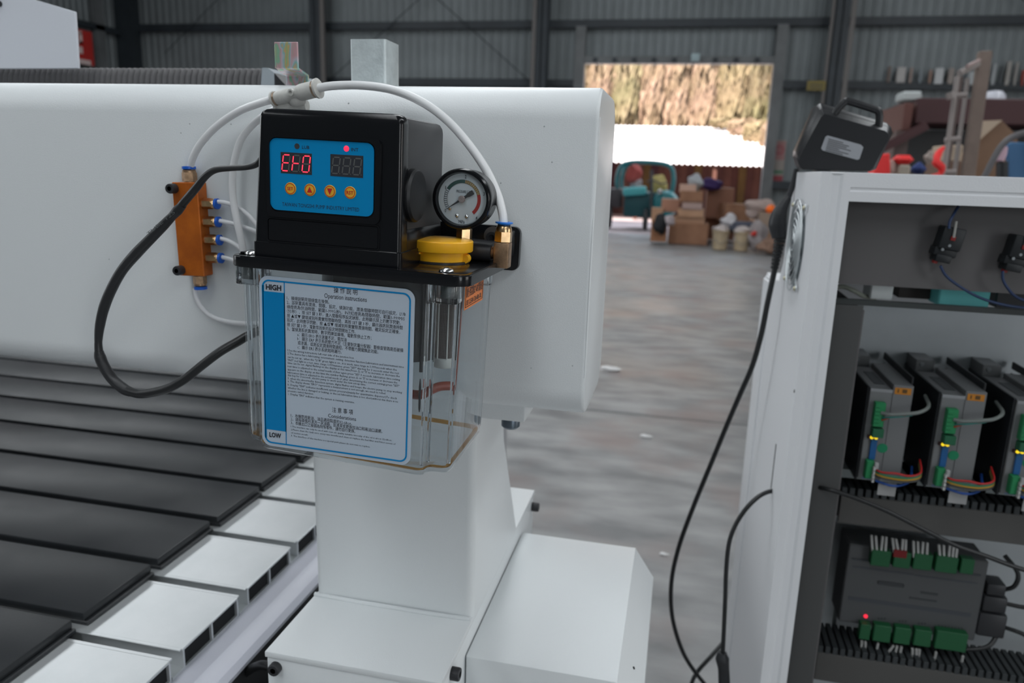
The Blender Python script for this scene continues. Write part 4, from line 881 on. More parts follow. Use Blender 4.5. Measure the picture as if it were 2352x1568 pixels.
for x in (.0505, .0600): lathe(bm, [(.0004, -.1305), (.0010, -.1270), (.0011, -.1080), (.0006, -.1020), (.0003, -.1000)], (x, -.122, 0), (0, 0, 1), 10)
P('level_pin', bm, mat('dark_rod'))
bm = NB(); cyl(bm, (-.045, -.09, -.0088), (-.045, -.09, -.11), .012, seg=20); P('return_pipe', bm, mat('milky_pipe', (.30, .31, .31), .5))

# instruction label
bm = NB(); prism(bm, rrect(-.0768, .0590, -.1630, -.0145, .0085, 8), 'y', -.1655, -.1645); lb = P('instruction_label', bm, LBL, 25)
ly = -.1657
def mapz(py): return -.0316-(py-684)*.0003765
def mapx(px, z): return -.0517+(px-662)*.000382-(z+.05)*0
bm = NB(); ring_plate(bm, rrect(-.0742, .0560, -.1604, -.0176, .0065, 8), rrect(-.0729, .0547, -.1591, -.0189, .0054, 8), 'y', -.1658, -.1656)
pts = [(-.0735, -.0275), (-.0535, -.0275), (-.0535, -.1480), (-.0735, -.1480)]
prism(bm, pts, 'y', -.1658, -.1656); prism(bm, [(-.0542, -.0185), (-.0535, -.0185), (-.0535, -.1595), (-.0542, -.1595)], 'y', -.1658, -.1656)
bx(bm, -.0735, -.0722, -.1658, -.1656, -.0280, -.0225); bx(bm, -.0735, -.0722, -.1658, -.1656, -.1560, -.1475)
P('blue_print', bm, LBLB, 0, lb)
bm = NB()
text_bm(bm, 'HIGH', -.0635, -.0236, -.1659, .0044, .0140, 'CENTER', bold=.035); text_bm(bm, 'LOW', -.0641, -.1525, -.1659, .0042, .0110, 'CENTER', bold=.035)
text_bm(bm, '操 作 說 明', -.0100, -.0207, ly, .0042, .0205, bold=.0); text_bm(bm, 'Operation instructions', -.0182, -.0261, ly, .0040, .0368)
CN = [(683, 662, 761, '1、接線說明見接線盒左後側。'), (692.7, 662, 933, '2、該裝置具有潤滑、間歇、設定、偵測功能。潤滑/間歇時間可自行設定。LUB'), (702.6, 662, 931, '綠燈亮為供油時間，範圍1-999S(秒)。INT紅燈亮為間歇時間，範圍1-999M/S'),
      (712.2, 662, 923, '（分/秒），按 SET 鍵 3 秒，進入間歇程序設定狀態，此時顯示屏上的數字閃動，'), (722.5, 662, 927, '按 ▲或▼ 鍵增減到所需實際間歇時間，再按 SET 鍵 3 秒，顯示器跳到潤滑時間'), (732.3, 662, 921.6, '設定，此時數字閃動，按 ▲或▼ 增減到所需實際潤滑時間。確定設定正確後，'),
      (742.4, 662, 821.6, '按 SET 鍵 3 秒，電動泵按新的設定時間開始工作。'), (752.2, 662, 858, '3、當偵測系統異常時，數字閃爍並蜂鳴，電動泵停止工作；'), (762.5, 686, 801, 'a：顯示 ERO 表示測量不足，需加油'), (771.8, 686, 929.6, 'b：顯示 ERP 表示系統壓力不足（主要對定量分配器）要檢查管路是否破損'),
      (781.3, 687, 874, '或滲漏，或是設定潤滑時間過短，不帶壓力開關無此功能。'), (791.0, 686, 790, 'c：顯示 ERS 表示系統超時運行。')]
for py, x0, x1, s_ in CN: text_bm(bm, s_, mapx(x0, 0), mapz(py), ly, .0026, (x1-x0)*.000382, res=1)
EN = [(800.8, 819, '1.See the wiring instructions left rear side of the junction box.'), (808, 932, '2.The device has a lubricating, intermittent, setting, detection function.Lubrication and intermittent time'), (816, 916, 'can be set up , when the "LUB" green light is on , it is work, time range in 1-999seconds when the'),
      (823.2, 921.6, '"INT" red light is a rest ,time ,range 1-999minutes ,press "SET" this key for 3 seconds enter the rest'), (829.6, 923, 'time can be set ,digital flashing on the display at this time,Press △ or ▽ to increase or decrease the'), (837.4, 924, 'rest time is adjusted to the actual needs of,then again press "SET 3 seconds ,lubrication time setting'),
      (844.6, 918, 'appears on the display ,at this time the number flashing ,press △ or ▽ to increase or decrease the'), (851.8, 923, 'lubrication time is adjusted to the actual needs of ,after determining the correct settings,press "SET"'), (858, 846.6, 'this key for 3 seconds ,electric pump to work under the new set-up time.'),
      (865.4, 929, '3. when the abnormality detection system, digital flashes and beeps, the electric pump to stop working'), (872.2, 893, 'a. The display shows "ERO" represents a measurement is not enough, we need to refuel.'), (880.2, 918, 'b. Display "ERP" indicates insufficient system pressure(mainly for quantitative dispenser)To check'),
      (887.4, 921, 'whether the line is damaged or leaking, or the set lubrication time is too short,without this there is no'), (894.6, 724, 'pressure switch function.'), (902, 821, 'c. Display "ERS" indicates that the system is running overtime.')]
for py, x1, s_ in EN: text_bm(bm, s_, mapx(662, 0), mapz(py), ly, .0018, (x1-662)*.000382, res=1)
text_bm(bm, '注 意 事 項', -.0112, -.1226, ly, .0036, .0188, bold=.0); text_bm(bm, 'Considerations', -.0148, -.1281, ly, .0034, .0252)
def mz(py): return -.1326-(py-952)*.000393
for py, x1, s_, h_ in ((952, 817, '1、本機限用新油，油品適用黏度約32-68cst。', .0026), (960.3, 888, '2、請每兩個月清洗一次油箱，並清潔或更換加油口和吸油口濾網。', .0026), (968.6, 825, '3、本機出口之接頭為特殊零件，請勿自行更換。', .0026),
                       (977.2, 910, '1.The machine can only be used with new oil, quality suitable viscosity of the oil is about 32-68cst.', .0015), (984.2, 919, '2.Please clean the tank once every two months,and clean or replace the fuel filler and Fitter screen of', .0015), (991.5, 712, 'oil suction mouth.', .0015), (998.5, 860, '3. The interface of this machine is a special part please do not own to replace.', .0015)):
    text_bm(bm, s_, -.0493, mz(py), ly, h_, (x1-670)*.000382, res=1)
P('label_lettering', bm, INK, 0, lb)
# orange oil label on the side
ol = P('oil_label', box(.0908, .0912, -.1330, -.0745, -.0322, -.0112), mat('orange_label', (.80, .22, .04), .4), 0)
ol.rotation_euler = (0, R(1.0), 0)
bm = NB(); MS = Matrix.Translation((.0914, 0, 0)) @ Matrix.Rotation(PI/2, 4, 'Z')
text_bm(bm, '請使用普重32°-68°潤滑油', -.1290, -.0183, 0, .0062, .0500, M=MS, bold=.01); text_bm(bm, 'USE CLEAN 32#-68# OIL', -.1290, -.0266, 0, .0044, .0490, M=MS, bold=.01)
for a_ in ((-.1310, -.0765, -.0134, -.0130), (-.1310, -.0765, -.0304, -.0300), (-.1310, -.1306, -.0304, -.0130), (-.0769, -.0765, -.0304, -.0130)): bx(bm, .0912, .0915, *a_)
P('oil_label_lettering', bm, INK, 0, ol)

# ------------------------------------------------------------------ distributor block
db = thing('oil_distributor', 'orange metal oil distributor block with brass fittings screwed to the beam', 'distributor', (-.5085, .72, 1.3775), (0, R(-1.2), 0))
db_ = NB(); bx(db_, -.0150, .0150, -.0165, -.0002, -.0490, .0490, .0008, 1); obj('block', db_, ORANGE, db)
def fitting(par, p, d, collar_r=.0056, hex_r=.0058, L_=.009, m1=BRASS):
    p = Vector(p); d = Vector(d); bm = NB(); cyl(bm, p-d*.002, p+d*.002, hex_r*.8, seg=16); hexa(bm, p+d*.001, p+d*L_, hex_r); lathe(bm, [(hex_r*.92, L_), (hex_r*.92, L_+.0018), (hex_r*.75, L_+.003)], p, d, 18)
    f = obj('fitting', bm, m1, par, 25); obj('collar', lathe(NB(), [(hex_r*.6, L_+.002), (hex_r*.7, L_+.003), (collar_r, L_+.0036), (collar_r, L_+.0062), (hex_r*.5, L_+.0066)], p, d, 22), BLUEC, f); return f
for z in (.0273, .0086, -.0104, -.0295): fitting(db, (.0150, -.0085, z), (1, 0, 0), .0056, .0057, .0115)
for z in (.0285, .0090, -.0095, -.0290): obj('plug', lathe(NB(), [(.0032, 0), (.0040, .0008), (.0040, .0022), (.0022, .0036), (0, .0036)], (-.0150, -.0080, z), (-1, 0, 0), 14), BRASS, db)
for x, z in ((-.0120, .0425), (-.0120, -.0430)):
    capscrew('cap_screw', (x, -.0160, z), (0, -1, 0), .0052, .009, db)
fitting(db, (.0015, -.0085, .0490), (0, 0, 1), .0070, .0075, .010, BRASSD); fitting(db, (.0040, -.0085, -.0490), (0, 0, -1), .0068, .0070, .009, BRASSD)

# ------------------------------------------------------------------ milky plastic tubes and the white connector
pc = thing('tube_connector', 'dirty white push fit tube connector lying on top of the beam edge', 'connector', (0, 0, 0))
CONN = mat('off_white_fitting', (.60, .60, .57), .45, vary=.18, vscale=150, bump=.1)
YC = .688
A1 = g(636, 226, YC); B1 = g(722, 205, YC-.004)
bm = NB(); d = (B1-A1).normalized(); Lc = (B1-A1).length
lathe(bm, [(.0062, 0), (.0066, .002), (.0066, Lc*.32), (.0058, Lc*.40), (.0058, Lc*.55), (.0074, Lc*.62), (.0078, Lc*.66), (.0078, Lc*.97), (.0070, Lc)], A1, d, 28); obj('body_tube', bm, CONN, pc)
A2 = g(640, 243, YC+.006); B2 = g(706, 243, YC+.006); bm = NB(); lathe(bm, [(.0055, 0), (.0062, .002), (.0062, .012), (.0048, .015), (.0050, .020), (.0058, .022), (0.0050, (B2-A2).length)], A2, (B2-A2), 24); obj('body_tube', bm, CONN, pc)
bm = NB(); blob(bm, g(682, 226, YC), .0075, (1.25, .7, 1.1), 3, .06, 3); obj('body_web', bm, CONN, pc)
bm = NB(); lathe(bm, [(.0033, 0), (.0033, .006), (.0019, .0062), (.0018, .001), (0, .001)], g(680, 213, YC)+Vector((0, -.0035, 0)), (-.15, -1, -.1), 20); obj('mounting_eye', bm, CONN, pc)
bm = NB(); lathe(bm, [(.0080, 0), (.0080, .0022)], B1, d, 28); obj('grip_ring', bm, mat('bronze_ring', (.36, .27, .20), .35, .8), pc)
bm = NB(); lathe(bm, [(.0064, .0022), (.0092, .0028), (.0094, .0048), (.0060, .0056)], B1, d, 32); obj('release_collar', bm, CONN, pc)
bm = NB(); lathe(bm, [(.0066, 0), (.0066, .0018)], A1, -d, 24); obj('grip_ring', bm, mat('bronze_ring'), pc)
bm = NB(); lathe(bm, [(.0054, .0018), (.0074, .0024), (.0074, .0040), (.005, .0046)], A1, -d, 24); obj('release_collar', bm, CONN, pc)
bm = NB(); lathe(bm, [(.0062, 0), (.0072, .0006), (.0072, .0024), (.005, .003)], A2, (-1, 0, -.1), 24); obj('release_collar', bm, CONN, pc)

def tubepx(label, pts, r_, group=None, m_=TUBEM): return cable('plastic_tube', [g(x, y, Y) for x, y, Y in pts], r_, m_, label, 'tube', group, seg=14)
tubepx('milky tube arching from the connector down to the brass elbow', [(728, 203, .683), (765, 197, .684), (830, 196, .685), (900, 206, .686), (965, 232, .685), (1022, 272, .683), (1072, 326, .680), (1115, 388, .672), (1142, 445, .662), (1154, 490, .654), (1157, 520, .650)], .0039)
tubepx('milky tube curving from the connector to the top of the orange distributor', [(636, 226, .690), (600, 236, .692), (550, 255, .696), (500, 288, .700), (462, 328, .704), (443, 362, .708), (437, 388, .711)], .0037)
tubepx('milky tube running down behind the lower left of the pump head', [(660, 243, .700), (625, 255, .705), (585, 282, .708), (555, 318, .708), (540, 362, .707), (534, 410, .706), (536, 460, .705), (546, 515, .703), (556, 560, .702), (566, 620, .700)], .0036)
THINC = mat('thin_milky_tube', (.93, .94, .96), .3, trans=.25, ior=1.4)
tubepx('thin tube from the uppermost side fitting of the distributor', [(500, 463, .7115), (520, 466, .7115), (545, 476, .712), (572, 496, .713), (600, 530, .712)], .0023, None, THINC)
tubepx('thin tube from the second side fitting of the distributor', [(505, 507, .7115), (525, 511, .7115), (550, 518, .713), (585, 530, .713), (620, 545, .712)], .0023, None, THINC)
tubepx('thin tube from the third side fitting of the distributor', [(505, 547, .7115), (525, 553, .7115), (545, 565, .712), (565, 585, .712), (585, 615, .710)], .0023, None, THINC)
tubepx('thin tube from the lowest side fitting of the distributor', [(508, 590, .7115), (525, 594, .711), (545, 602, .711), (570, 620, .710)], .0023, None, THINC)
tubepx('milky tube hanging from the bottom of the distributor to behind the tank', [(448, 662, .7115), (452, 685, .7115), (465, 708, .7125), (490, 728, .714), (525, 739, .715), (565, 743, .715), (610, 742, .714)], .0026, None, THINC)

# ------------------------------------------------------------------ black power cable with shrink tube
pcb = thing('power_cable', 'black power cable with shrink sleeve looping left of the pump', 'cable', (0, 0, 0))
CB_ = mat('cable_black', (.014, .015, .016), .38); SHR = mat('shrink_sleeve_black', (.018, .019, .021), .42, bump=.5, bscale=70)
obj('thin_cable', tube(NB(), [g(x, y, Y) for x, y, Y in ((600, 366, .600), (588, 378, .602), (565, 384, .606), (530, 386, .612), (495, 390, .618), (472, 405, .622), (450, 432, .626), (428, 458, .630), (408, 482, .632))], .0026, 14, 8, [.0026, .0026, .0026, .0027, .0030, .0032, .0037, .0038, .0036]), CB_, pcb, 60)
pts = [(420, 470, .631), (408, 483, .632), (395, 497, .633), (375, 518, .634), (345, 549, .636), (312, 583, .638), (281, 620, .640), (258, 660, .642), (240, 703, .643), (230, 745, .643), (226, 785, .643), (228, 818, .642)]
obj('shrink_sleeve', tube(NB(), [g(x, y, Y) for x, y, Y in pts], .005, 16, 8, [.0037, .0047, .0040, .0047, .0049, .0053, .0050, .0051, .0052, .0048, .0037, .0043]), SHR, pcb, 60)
pts = [(227, 806, .642), (230, 820, .642), (240, 843, .641), (260, 872, .639), (285, 893, .636), (300, 900, .635)]
obj('shrink_sleeve', tube(NB(), [g(x, y, Y) for x, y, Y in pts], .005, 16, 8, [.0044, .0056, .0055, .0054, .0055, .0049]), SHR, pcb, 60)
pts = [(290, 896, .635), (318, 904, .634), (345, 902, .634), (385, 892, .636), (425, 870, .640), (465, 838, .646), (505, 808, .654), (545, 785, .664), (575, 768, .672), (620, 752, .680), (700, 745, .69)]
obj('thick_cable', tube(NB(), [g(x, y, Y) for x, y, Y in pts], .0046, 16, 8), CB_, pcb, 60)
def text_along(bm, s_, pa, pb, h_, Y):
    A = g(*pa, Y); B = g(*pb, Y); dx = (B-A).normalized(); up_ = dx.cross(Vector((0, -1, 0))).normalized()*-1; nrm = dx.cross(up_)
    M = Matrix(((dx.x, -nrm.x, up_.x, A.x), (dx.y, -nrm.y, up_.y, A.y), (dx.z, -nrm.z, up_.z, A.z), (0, 0, 0, 1)))
    text_bm(bm, s_, 0, 0, 0, h_, (B-A).length, M=M)
bm = NB(); text_along(bm, 'TUBE 125', (338, 538), (400, 486), .0032, .6270)
obj('sleeve_print', bm, mat('faint_sleeve_print', (.10, .11, .11), .5), pcb, 0)

# small cable under the bed edge
cable('cable_loop', [g(540, 1568, .80), g(560, 1548, .78), g(585, 1532, .77), g(607, 1527, .76), g(640, 1535, .75)], .006, CB_, 'short dark cable loop under the foot plate of the riser')

# ------------------------------------------------------------------ control cabinet
cab = thing('control_cabinet', 'tall white steel control cabinet, open at the front, with wiring inside', 'cabinet', (0, 0, 0))
CX, CY, CT, CBOT = .184, 1.15, 1.461, .08
CW = 1.05
DG = mat('dark_grey_cabinet_interior', (.100, .095, .096), .6); DG2 = mat('grey_filler_panel', (.062, .063, .063), .6)
side = [(CY, CBOT), (CY, CT), (1.40, CT), (1.425, CT-.03), (1.44, 1.30), (1.475, 1.262), (1.60, 1.250), (1.70, 1.245), (1.712, 1.235), (1.712, CBOT)]
bm = NB(); prism(bm, side, 'x', CX, CX+.0035, .0008, 1); obj('side_panel', bm, WHITE2, cab)
bm = NB(); prism(bm, side, 'x', CX+CW-.003, CX+CW); obj('side_panel', bm, WHITE2, cab)
bm = NB(); prism(bm, [(1.59, CBOT), (1.59, 1.243), (1.7105, 1.238), (1.7105, CBOT)], 'x', CX-.0030, CX+.003, .001, 1); obj('rear_door_edge', bm, WHITE2, cab)
obj('top_panel', box(CX+.002, CX+CW, CY, 1.40, CT-.003, CT, .001, 1), WHITE2, cab)
obj('rear_top_panel', box(CX+.003, CX+CW, 1.44, 1.71, 1.24, 1.25, .001, 1), WHITE2, cab)
obj('rear_panel', box(CX+.004, CX+CW-.004, 1.70, 1.708, CBOT, 1.24), WHITE2, cab); obj('rear_upper_panel', box(CX+.004, CX+CW-.004, 1.415, 1.42, 1.24, CT-.004), WHITE2, cab)
# front frame: outer face, step, inner lip
FX = CX+.0405
bm = NB(); prism(bm, [(CX+.0005, CY-.0005), (CX+.012, CY-.0005), (CX+.0165, CY+.0022), (CX+.026, CY+.0022), (CX+.030, CY-.0005), (FX, CY-.0005), (FX, CY+.012), (CX+.0005, CY+.012)], 'z', CBOT, CT-.0005); obj('front_stile', bm, WHITE2, cab, 20)
bm = NB(); prism(bm, [(CY-.0005, CT-.0005), (CY-.0005, CT-.020), (CY+.0010, CT-.0215), (CY+.0010, CT-.0240), (CY-.0005, CT-.0260), (CY-.0005, 1.4215), (CY+.012, 1.4215), (CY+.012, CT-.0005)], 'x', FX, CX+CW); obj('front_rail', bm, WHITE2, cab, 20)
obj('front_stile', box(CX+CW-.04, CX+CW, CY, CY+.012, CBOT, CT), WHITE2, cab); obj('front_rail', box(CX, CX+CW, CY, CY+.012, CBOT, CBOT+.05), WHITE2, cab)
for x in (.25, 1.15):
    for y in (1.2, 1.65): obj('caster', lathe(NB(), [(.01, -.012), (.035, -.014), (.038, 0), (.035, .014), (.01, .012)], (x, y, .038), (1, 0, 0), 18), BLKR, cab)
PY = 1.192
obj('upper_inner_panel', box(CX+.004, CX+CW-.004, PY, PY+.002, at(2150, 664, Y=PY).z, CT-.005), DG, cab)
fx1 = at(1965, 840, Y=PY).x
obj('filler_panel', box(CX+.004, fx1, PY, PY+.002, CBOT, at(1900, 700, Y=PY).z+.002), DG2, cab)
obj('ledge_bar', box(CX+.004, CX+CW-.004, PY, PY+.012, at(2150, 712, Y=PY).z, at(2150, 700, Y=PY).z), mat('ledge_dark', (.03, .035, .035), .5), cab)
BY = 1.46
bm = NB(); bx(bm, CX+.01, CX+CW-.01, BY, BY+.003, CBOT, 1.262); obj('back_plate', bm, mat('zinc_back_plate', (.60, .64, .66), .4, .1, vary=.15, vscale=5), cab)
obj('inner_wall', box(fx1, fx1+.002, PY, BY, CBOT, 1.262), DG, cab)
# fan guard on the side
fg = obj('fan_guard', None or (lambda bm: [lathe(bm, [(.069, -.0015), (.0705, 0), (.069, .0015)], (CX-.006, 1.295, 1.345), (1, 0, 0), 48)] and bm)(NB()), STEEL, cab)
FC = Vector((CX-.006, 1.295, 1.345))
fg.data = mesh_from((lambda bm: bm)(NB()), 'fan_guard'); bm = NB()
def wire_circle(bm, c, r_, t, seg=40):
    pts = [c+Vector((0, r_*math.cos(2*PI*i/seg), r_*math.sin(2*PI*i/seg))) for i in range(seg+1)]; tube(bm, pts, t, 6, 0)
for r_ in (.020, .031, .042, .053, .064, .073): wire_circle(bm, FC+Vector((-.003*(1-r_/.075), 0, 0)), r_, .0011)
for a in (45, 135, 225, 315):
    q = FC+Vector((.002, .088*math.cos(R(a)), .088*math.sin(R(a)))); tube(bm, [FC+Vector((-.001, .012*math.cos(R(a)), .012*math.sin(R(a)))), FC+Vector((.002, .060*math.cos(R(a)), .060*math.sin(R(a)))), q], .0013, 6, 2); wire_circle(bm, q, .0045, .0012, 12)
me = mesh_from(bm, 'fan_guard', 60); me.materials.append(mat('guard_wire', (.50, .53, .54), .35, .6)); fg.data = me
for a in (45, 135, 225, 315):
    q = FC+Vector((.003, .088*math.cos(R(a)), .088*math.sin(R(a)))); obj('guard_screw', lathe(NB(), [(.004, 0), (.0038, .003), (.002, .005), (0, .005)], q, (-1, 0, 0), 14), mat('zinc_screw', (.55, .52, .38), .3, .9), fg)
obj('fan_recess', lathe(NB(), [(.066, 0), (.066, .0012), (.060, .0016), (.0, .0016)], (CX+.0006, 1.295, 1.345), (-1, 0, 0), 40), mat('fan_dark', (.10, .12, .13), .6), cab)
bm = NB()
for k in range(7):
    a = 2*PI*k/7; M = Matrix.Translation((CX-.0022, 1.295, 1.345)) @ Matrix.Rotation(a, 4, 'X'); bx(bm, -.0008, .0008, -.012, .012, .018, .058, M=M @ Matrix.Rotation(.25, 4, 'Z'))
obj('fan_blades', bm, mat('fan_blade_grey', (.20, .22, .24), .35), fg)
# cable slot on the side panel
bm = NB(); s0 = at(1783, 1020, X=CX); s1 = at(1773, 1128, X=CX); bx(bm, CX-.0006, CX+.001, s0.y-.003, s0.y+.003, s1.z, s0.z); obj('cable_slot', bm, mat('slot_shadow', (.03, .035, .035), .7), cab)
tag(obj('screw_head', lathe(NB(), [(.003, 0), (.002, .001), (0, .001)], at(1825, 898, X=CX), (-1, 0, 0), 10), DARK, cab), None, None)

# things lying on the ledge behind the upper panel
def inpx(name, px0, px1, py0, py1, Y, dep, m_, label, cat, bev=.001, group=None): return slab_px(name, px0, px1, py0, py1, Y, dep, m_, label, cat, bev, group)
inpx('white_module', 1997, 2056, 640, 686, 1.24, .05, mat('white_module', (.88, .93, .93), .5), 'white box seen through the slot inside the cabinet', 'box', .002)
inpx('teal_module', 2153, 2280, 650, 702, 1.24, .05, mat('teal_module', (.16, .62, .62), .5), 'teal box seen through the slot inside the cabinet', 'box', .002)
inpx('shelf_dark_unit', 2060, 2150, 650, 683, 1.28, .06, mat('dark_unit', (.03, .026, .024), .6), 'dark unit between the white and teal boxes in the cabinet', 'box', .002)
inpx('dark_unit_right', 2284, 2420, 650, 706, 1.27, .06, BLKM, 'black unit right of the teal box in the cabinet', 'box', .002).name = 'shelf_black_unit'
cable('cream_cable', [g(1905, 664, 1.24), g(1935, 658, 1.24), g(1962, 668, 1.24), g(1985, 680, 1.25), g(2010, 684, 1.27)], .0035, mat('cream_cable', (.30, .32, .27), .5), 'cream cable lying in the cabinet slot')

# contact blocks with blue wires
def contact(px, py, label, rot):
    c = at(px, py, Y=PY); t = thing('contact_block', label, 'switch', c, (0, rot, 0), None)
    bm = NB(); bx(bm, -.0145, .0150, -.030, -.001, -.010, .0215, .0025, 2); bx(bm, -.0165, .0135, -.026, -.001, -.020, -.008, .002, 2); obj('block_body', bm, mat('contact_black', (.007, .009, .011), .5), t)
    obj('lower_body', box(-.0120, .0085, -.028, -.001, -.0285, -.018, .0015, 2), mat('contact_black'), t)
    for x, z in ((-.001, -.004), (-.008, -.011)): obj('terminal_screw', lathe(NB(), [(.0022, 0), (.0020, .0008), (0, .0008)], (x, -.0298, z), (0, -1, 0), 12), mat('screw_dull', (.25, .27, .28), .4, .7), t)
    obj('red_button', box(-.0030, .0030, -.0325, -.029, .0035, .0095, .0005, 1), mat('dark_red_terminal', (.20, .01, .008), .5), t); obj('red_button', box(-.0115, -.0065, -.024, -.014, -.0320, -.0275, .0005, 1), mat('dark_red_terminal'), t)
    obj('marker_sleeve', cyl(NB(), (-.0002, -.032, .008), (-.0040, -.032, .030), .0017, seg=10), mat('grey_sleeve', (.30, .30, .28), .5), t)
    return t
contact(2169, 554, 'black contact block nearer the white stile, on the upper panel', R(10)); contact(2328, 574, 'black contact block cut by the frame edge, on the upper panel', R(10))
NAVY = mat('navy_wire', (.012, .03, .085), .45)
cable('blue_wire', [g(2203, 472, 1.185), g(2196, 482, 1.17), g(2186, 500, 1.16), g(2181, 512, 1.158), g(2180, 525, 1.157)], .0019, NAVY, 'short blue wire entering the top of the nearer contact block', 'wire')
cable('blue_wire', [g(2160, 610, 1.165), g(2172, 632, 1.165), g(2196, 652, 1.165), g(2235, 676, 1.17), g(2275, 692, 1.175), g(2330, 704, 1.18), g(2420, 712, 1.18)], .0019, NAVY, 'blue wire sagging from the nearer contact block to the ledge', 'wire')
cable('blue_wire', [g(2303, 622, 1.165), g(2304, 642, 1.165), g(2315, 662, 1.165), g(2335, 682, 1.17), g(2380, 700, 1.18)], .0019, NAVY, 'blue wire sagging from the contact block cut by the frame edge', 'wire')

# stepper drivers
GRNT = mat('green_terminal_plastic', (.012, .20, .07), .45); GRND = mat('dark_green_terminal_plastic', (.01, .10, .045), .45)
DRA = mat('driver_aluminium', (.17, .175, .18), .45, .2); DRB = mat('driver_black_heatsink', (.012, .014, .017), .45)
SLV = mat('white_wire_sleeve', (.42, .42, .41), .5)
def wire(par, pts, r_, c, name='wire'):
    key = 'wire_%02d%02d%02d' % tuple(int(v*99) for v in c)
    return obj(name, tube(NB(), pts, r_, 8, 6), mat(key, c, .45), par, 60)
DL = ['stepper driver nearest the cabinet stile, blue wire below', 'second stepper driver from the cabinet stile', 'third stepper driver, cut by the frame edge']
for i, x0 in enumerate((.3125, .4170, .5225)):
    t = thing('stepper_driver', DL[i], 'driver', (x0, 1.25, .975), (0, 0, 0), 'stepper drivers in the cabinet')
    H = .154
    obj('left_case', box(0, .0330, .000, .150, 0, H, .001, 1), DRA, t); obj('right_case', box(.0335, .0635, .002, .150, .008, H+.008, .001, 1), DRA, t)
    obj('heatsink', box(-.0035, .0, .004, .200, -.004, H+.002, .0008, 1), DRB, t); obj('heatsink_fins', (lambda bm: [bx(bm, .0640, .0665, .02, .2, .02*k, .02*k+.012) for k in range(9)] and bm)(NB()), DRB, t)
    obj('mounting_tab', box(.0, .030, .150, .207, H-.004, H+.020, .001, 1), DRA, t); obj('tab_screw', lathe(NB(), [(.004, 0), (.003, .002), (0, .002)], (.010, .150, H+.012), (0, -1, 0), 12), mat('screw_dull'), t)
    obj('top_vent', box(.012, .028, .03, .11, H, H+.0008), mat('vent_dark', (.05, .055, .06), .5), t)
    obj('top_bar', box(.0005, .0328, -.0006, .003, H-.005, H), mat('driver_light_edge', (.26, .27, .28), .4), t)
    bm = NB(); bx(bm, .0075, .0235, -.012, 0, .094, .134, .001, 1)
    for k in range(6): bx(bm, .0080, .0150, -.0135, -.011, .0955+.0064*k, .1000+.0064*k)
    obj('terminal_block', bm, GRNT, t)
    obj('terminal_block', box(.0080, .0250, -.016, 0, .077, .0915, .001, 1), GRND, t)
    obj('dip_switch', box(.0110, .0205, -.004, 0, .036, .070, .0006, 1), mat('dip_blue', (.008, .09, .26), .45), t)
    obj('lamp_holder', box(.0050, .0135, -.006, 0, .0715, .0765), mat('dark_brown_holder', (.04, .012, .01), .5), t)
    for q in (.0105, .0170): obj('yellow_lamp', lathe(NB(), [(.0028, 0), (.0026, .002), (.0015, .0036), (0, .004)], (q, -.005, .0742), (0, -1, 0), 14), mat('yellow_lamp', (.9, .7, .02), .4, emit=(1.0, .72, .02), estr=.95), t)
    bm = NB(); bx(bm, .0065, .0190, -.013, 0, .006, .036, .001, 1); bx(bm, .0075, .0150, -.0145, -.012, .008, .034); obj('terminal_block', bm, GRNT, t)
    obj('round_sticker', lathe(NB(), [(.0078, 0), (.0078, .0003), (0, .0004)], (.0300, -.0004, .0560), (0, -1, 0), 28), mat('green_sticker', (.005, .20, .09), .4), t)
    ws = obj('warning_label', box(.0362, .0600, .0010, .0019, H-.0065, H+.0040), mat('amber_label', (.50, .19, .015), .45), t)
    obj('warning_mark', (lambda bm: [bx(bm, .047, .054, .0006, .0010, H-.004, H+.002), bx(bm, .040, .042, .0006, .0010, H-.004, H+.002)] and bm)(NB()), mat('amber_mark', (.10, .05, .01), .5), ws)
    obj('name_print', box(.006, .024, -.0003, 0, .0005, .0035), mat('blue_grey_print', (.10, .16, .26), .5), t)
    obj('wire_tag', box(.0290, .0560, -.012, -.010, -.020, .002, .0005, 1), mat('paper_tag', (.34, .34, .34), .7), t)
    obj('din_foot', box(-.015, .105, .05, .12, -.020, -.005), mat('bracket_zinc', (.25, .28, .28), .4, .5), t)
    wire(t, [(.018, -.012, .118), (.030, -.020, .119), (.050, -.022, .123), (.070, -.020, .127), (.086, -.005, .134), (.096, .05, .136)], .0030, (.16, .18, .17))
    wire(t, [(.020, -.012, .106), (.027, -.018, .112), (.036, -.020, .1185), (.050, -.022, .1205)], .0013, (.35, .06, .03))
    wire(t, [(.020, -.012, .110), (.028, -.020, .114), (.040, -.022, .117), (.060, -.020, .121)], .0014, (.03, .17, .15))
    for k, (c, dz) in enumerate((((.42, .02, .02), .022), ((.02, .16, .08), .0185), ((.42, .24, .02), .0155), ((.05, .05, .05), .012))):
        wire(t, [(.021, -.012, dz+.001), (.030, -.020, dz), (.048, -.026, dz+.003*(k == 0)), (.068, -.026, dz+.001), (.086, -.018, dz+.006), (.094, .02, dz+.014)], .0017, c)
    wire(t, [(.024, -.012, .004), (.044, -.024, .003), (.062, -.018, .004), (.078, .0, .007), (.090, .04, .015)], .0021, (.01, .06, .26))
    obj('wire_sleeve', (lambda bm: [bx(bm, .0165, .0195, -.020, -.012, .003+.0068*k, .0082+.0068*k) for k in range(4)] and bm)(NB()), SLV, t)
    obj('cable_clip', box(.018, .024, -.018, -.012, .025, .036, .001, 1), mat('paper_tag'), t)

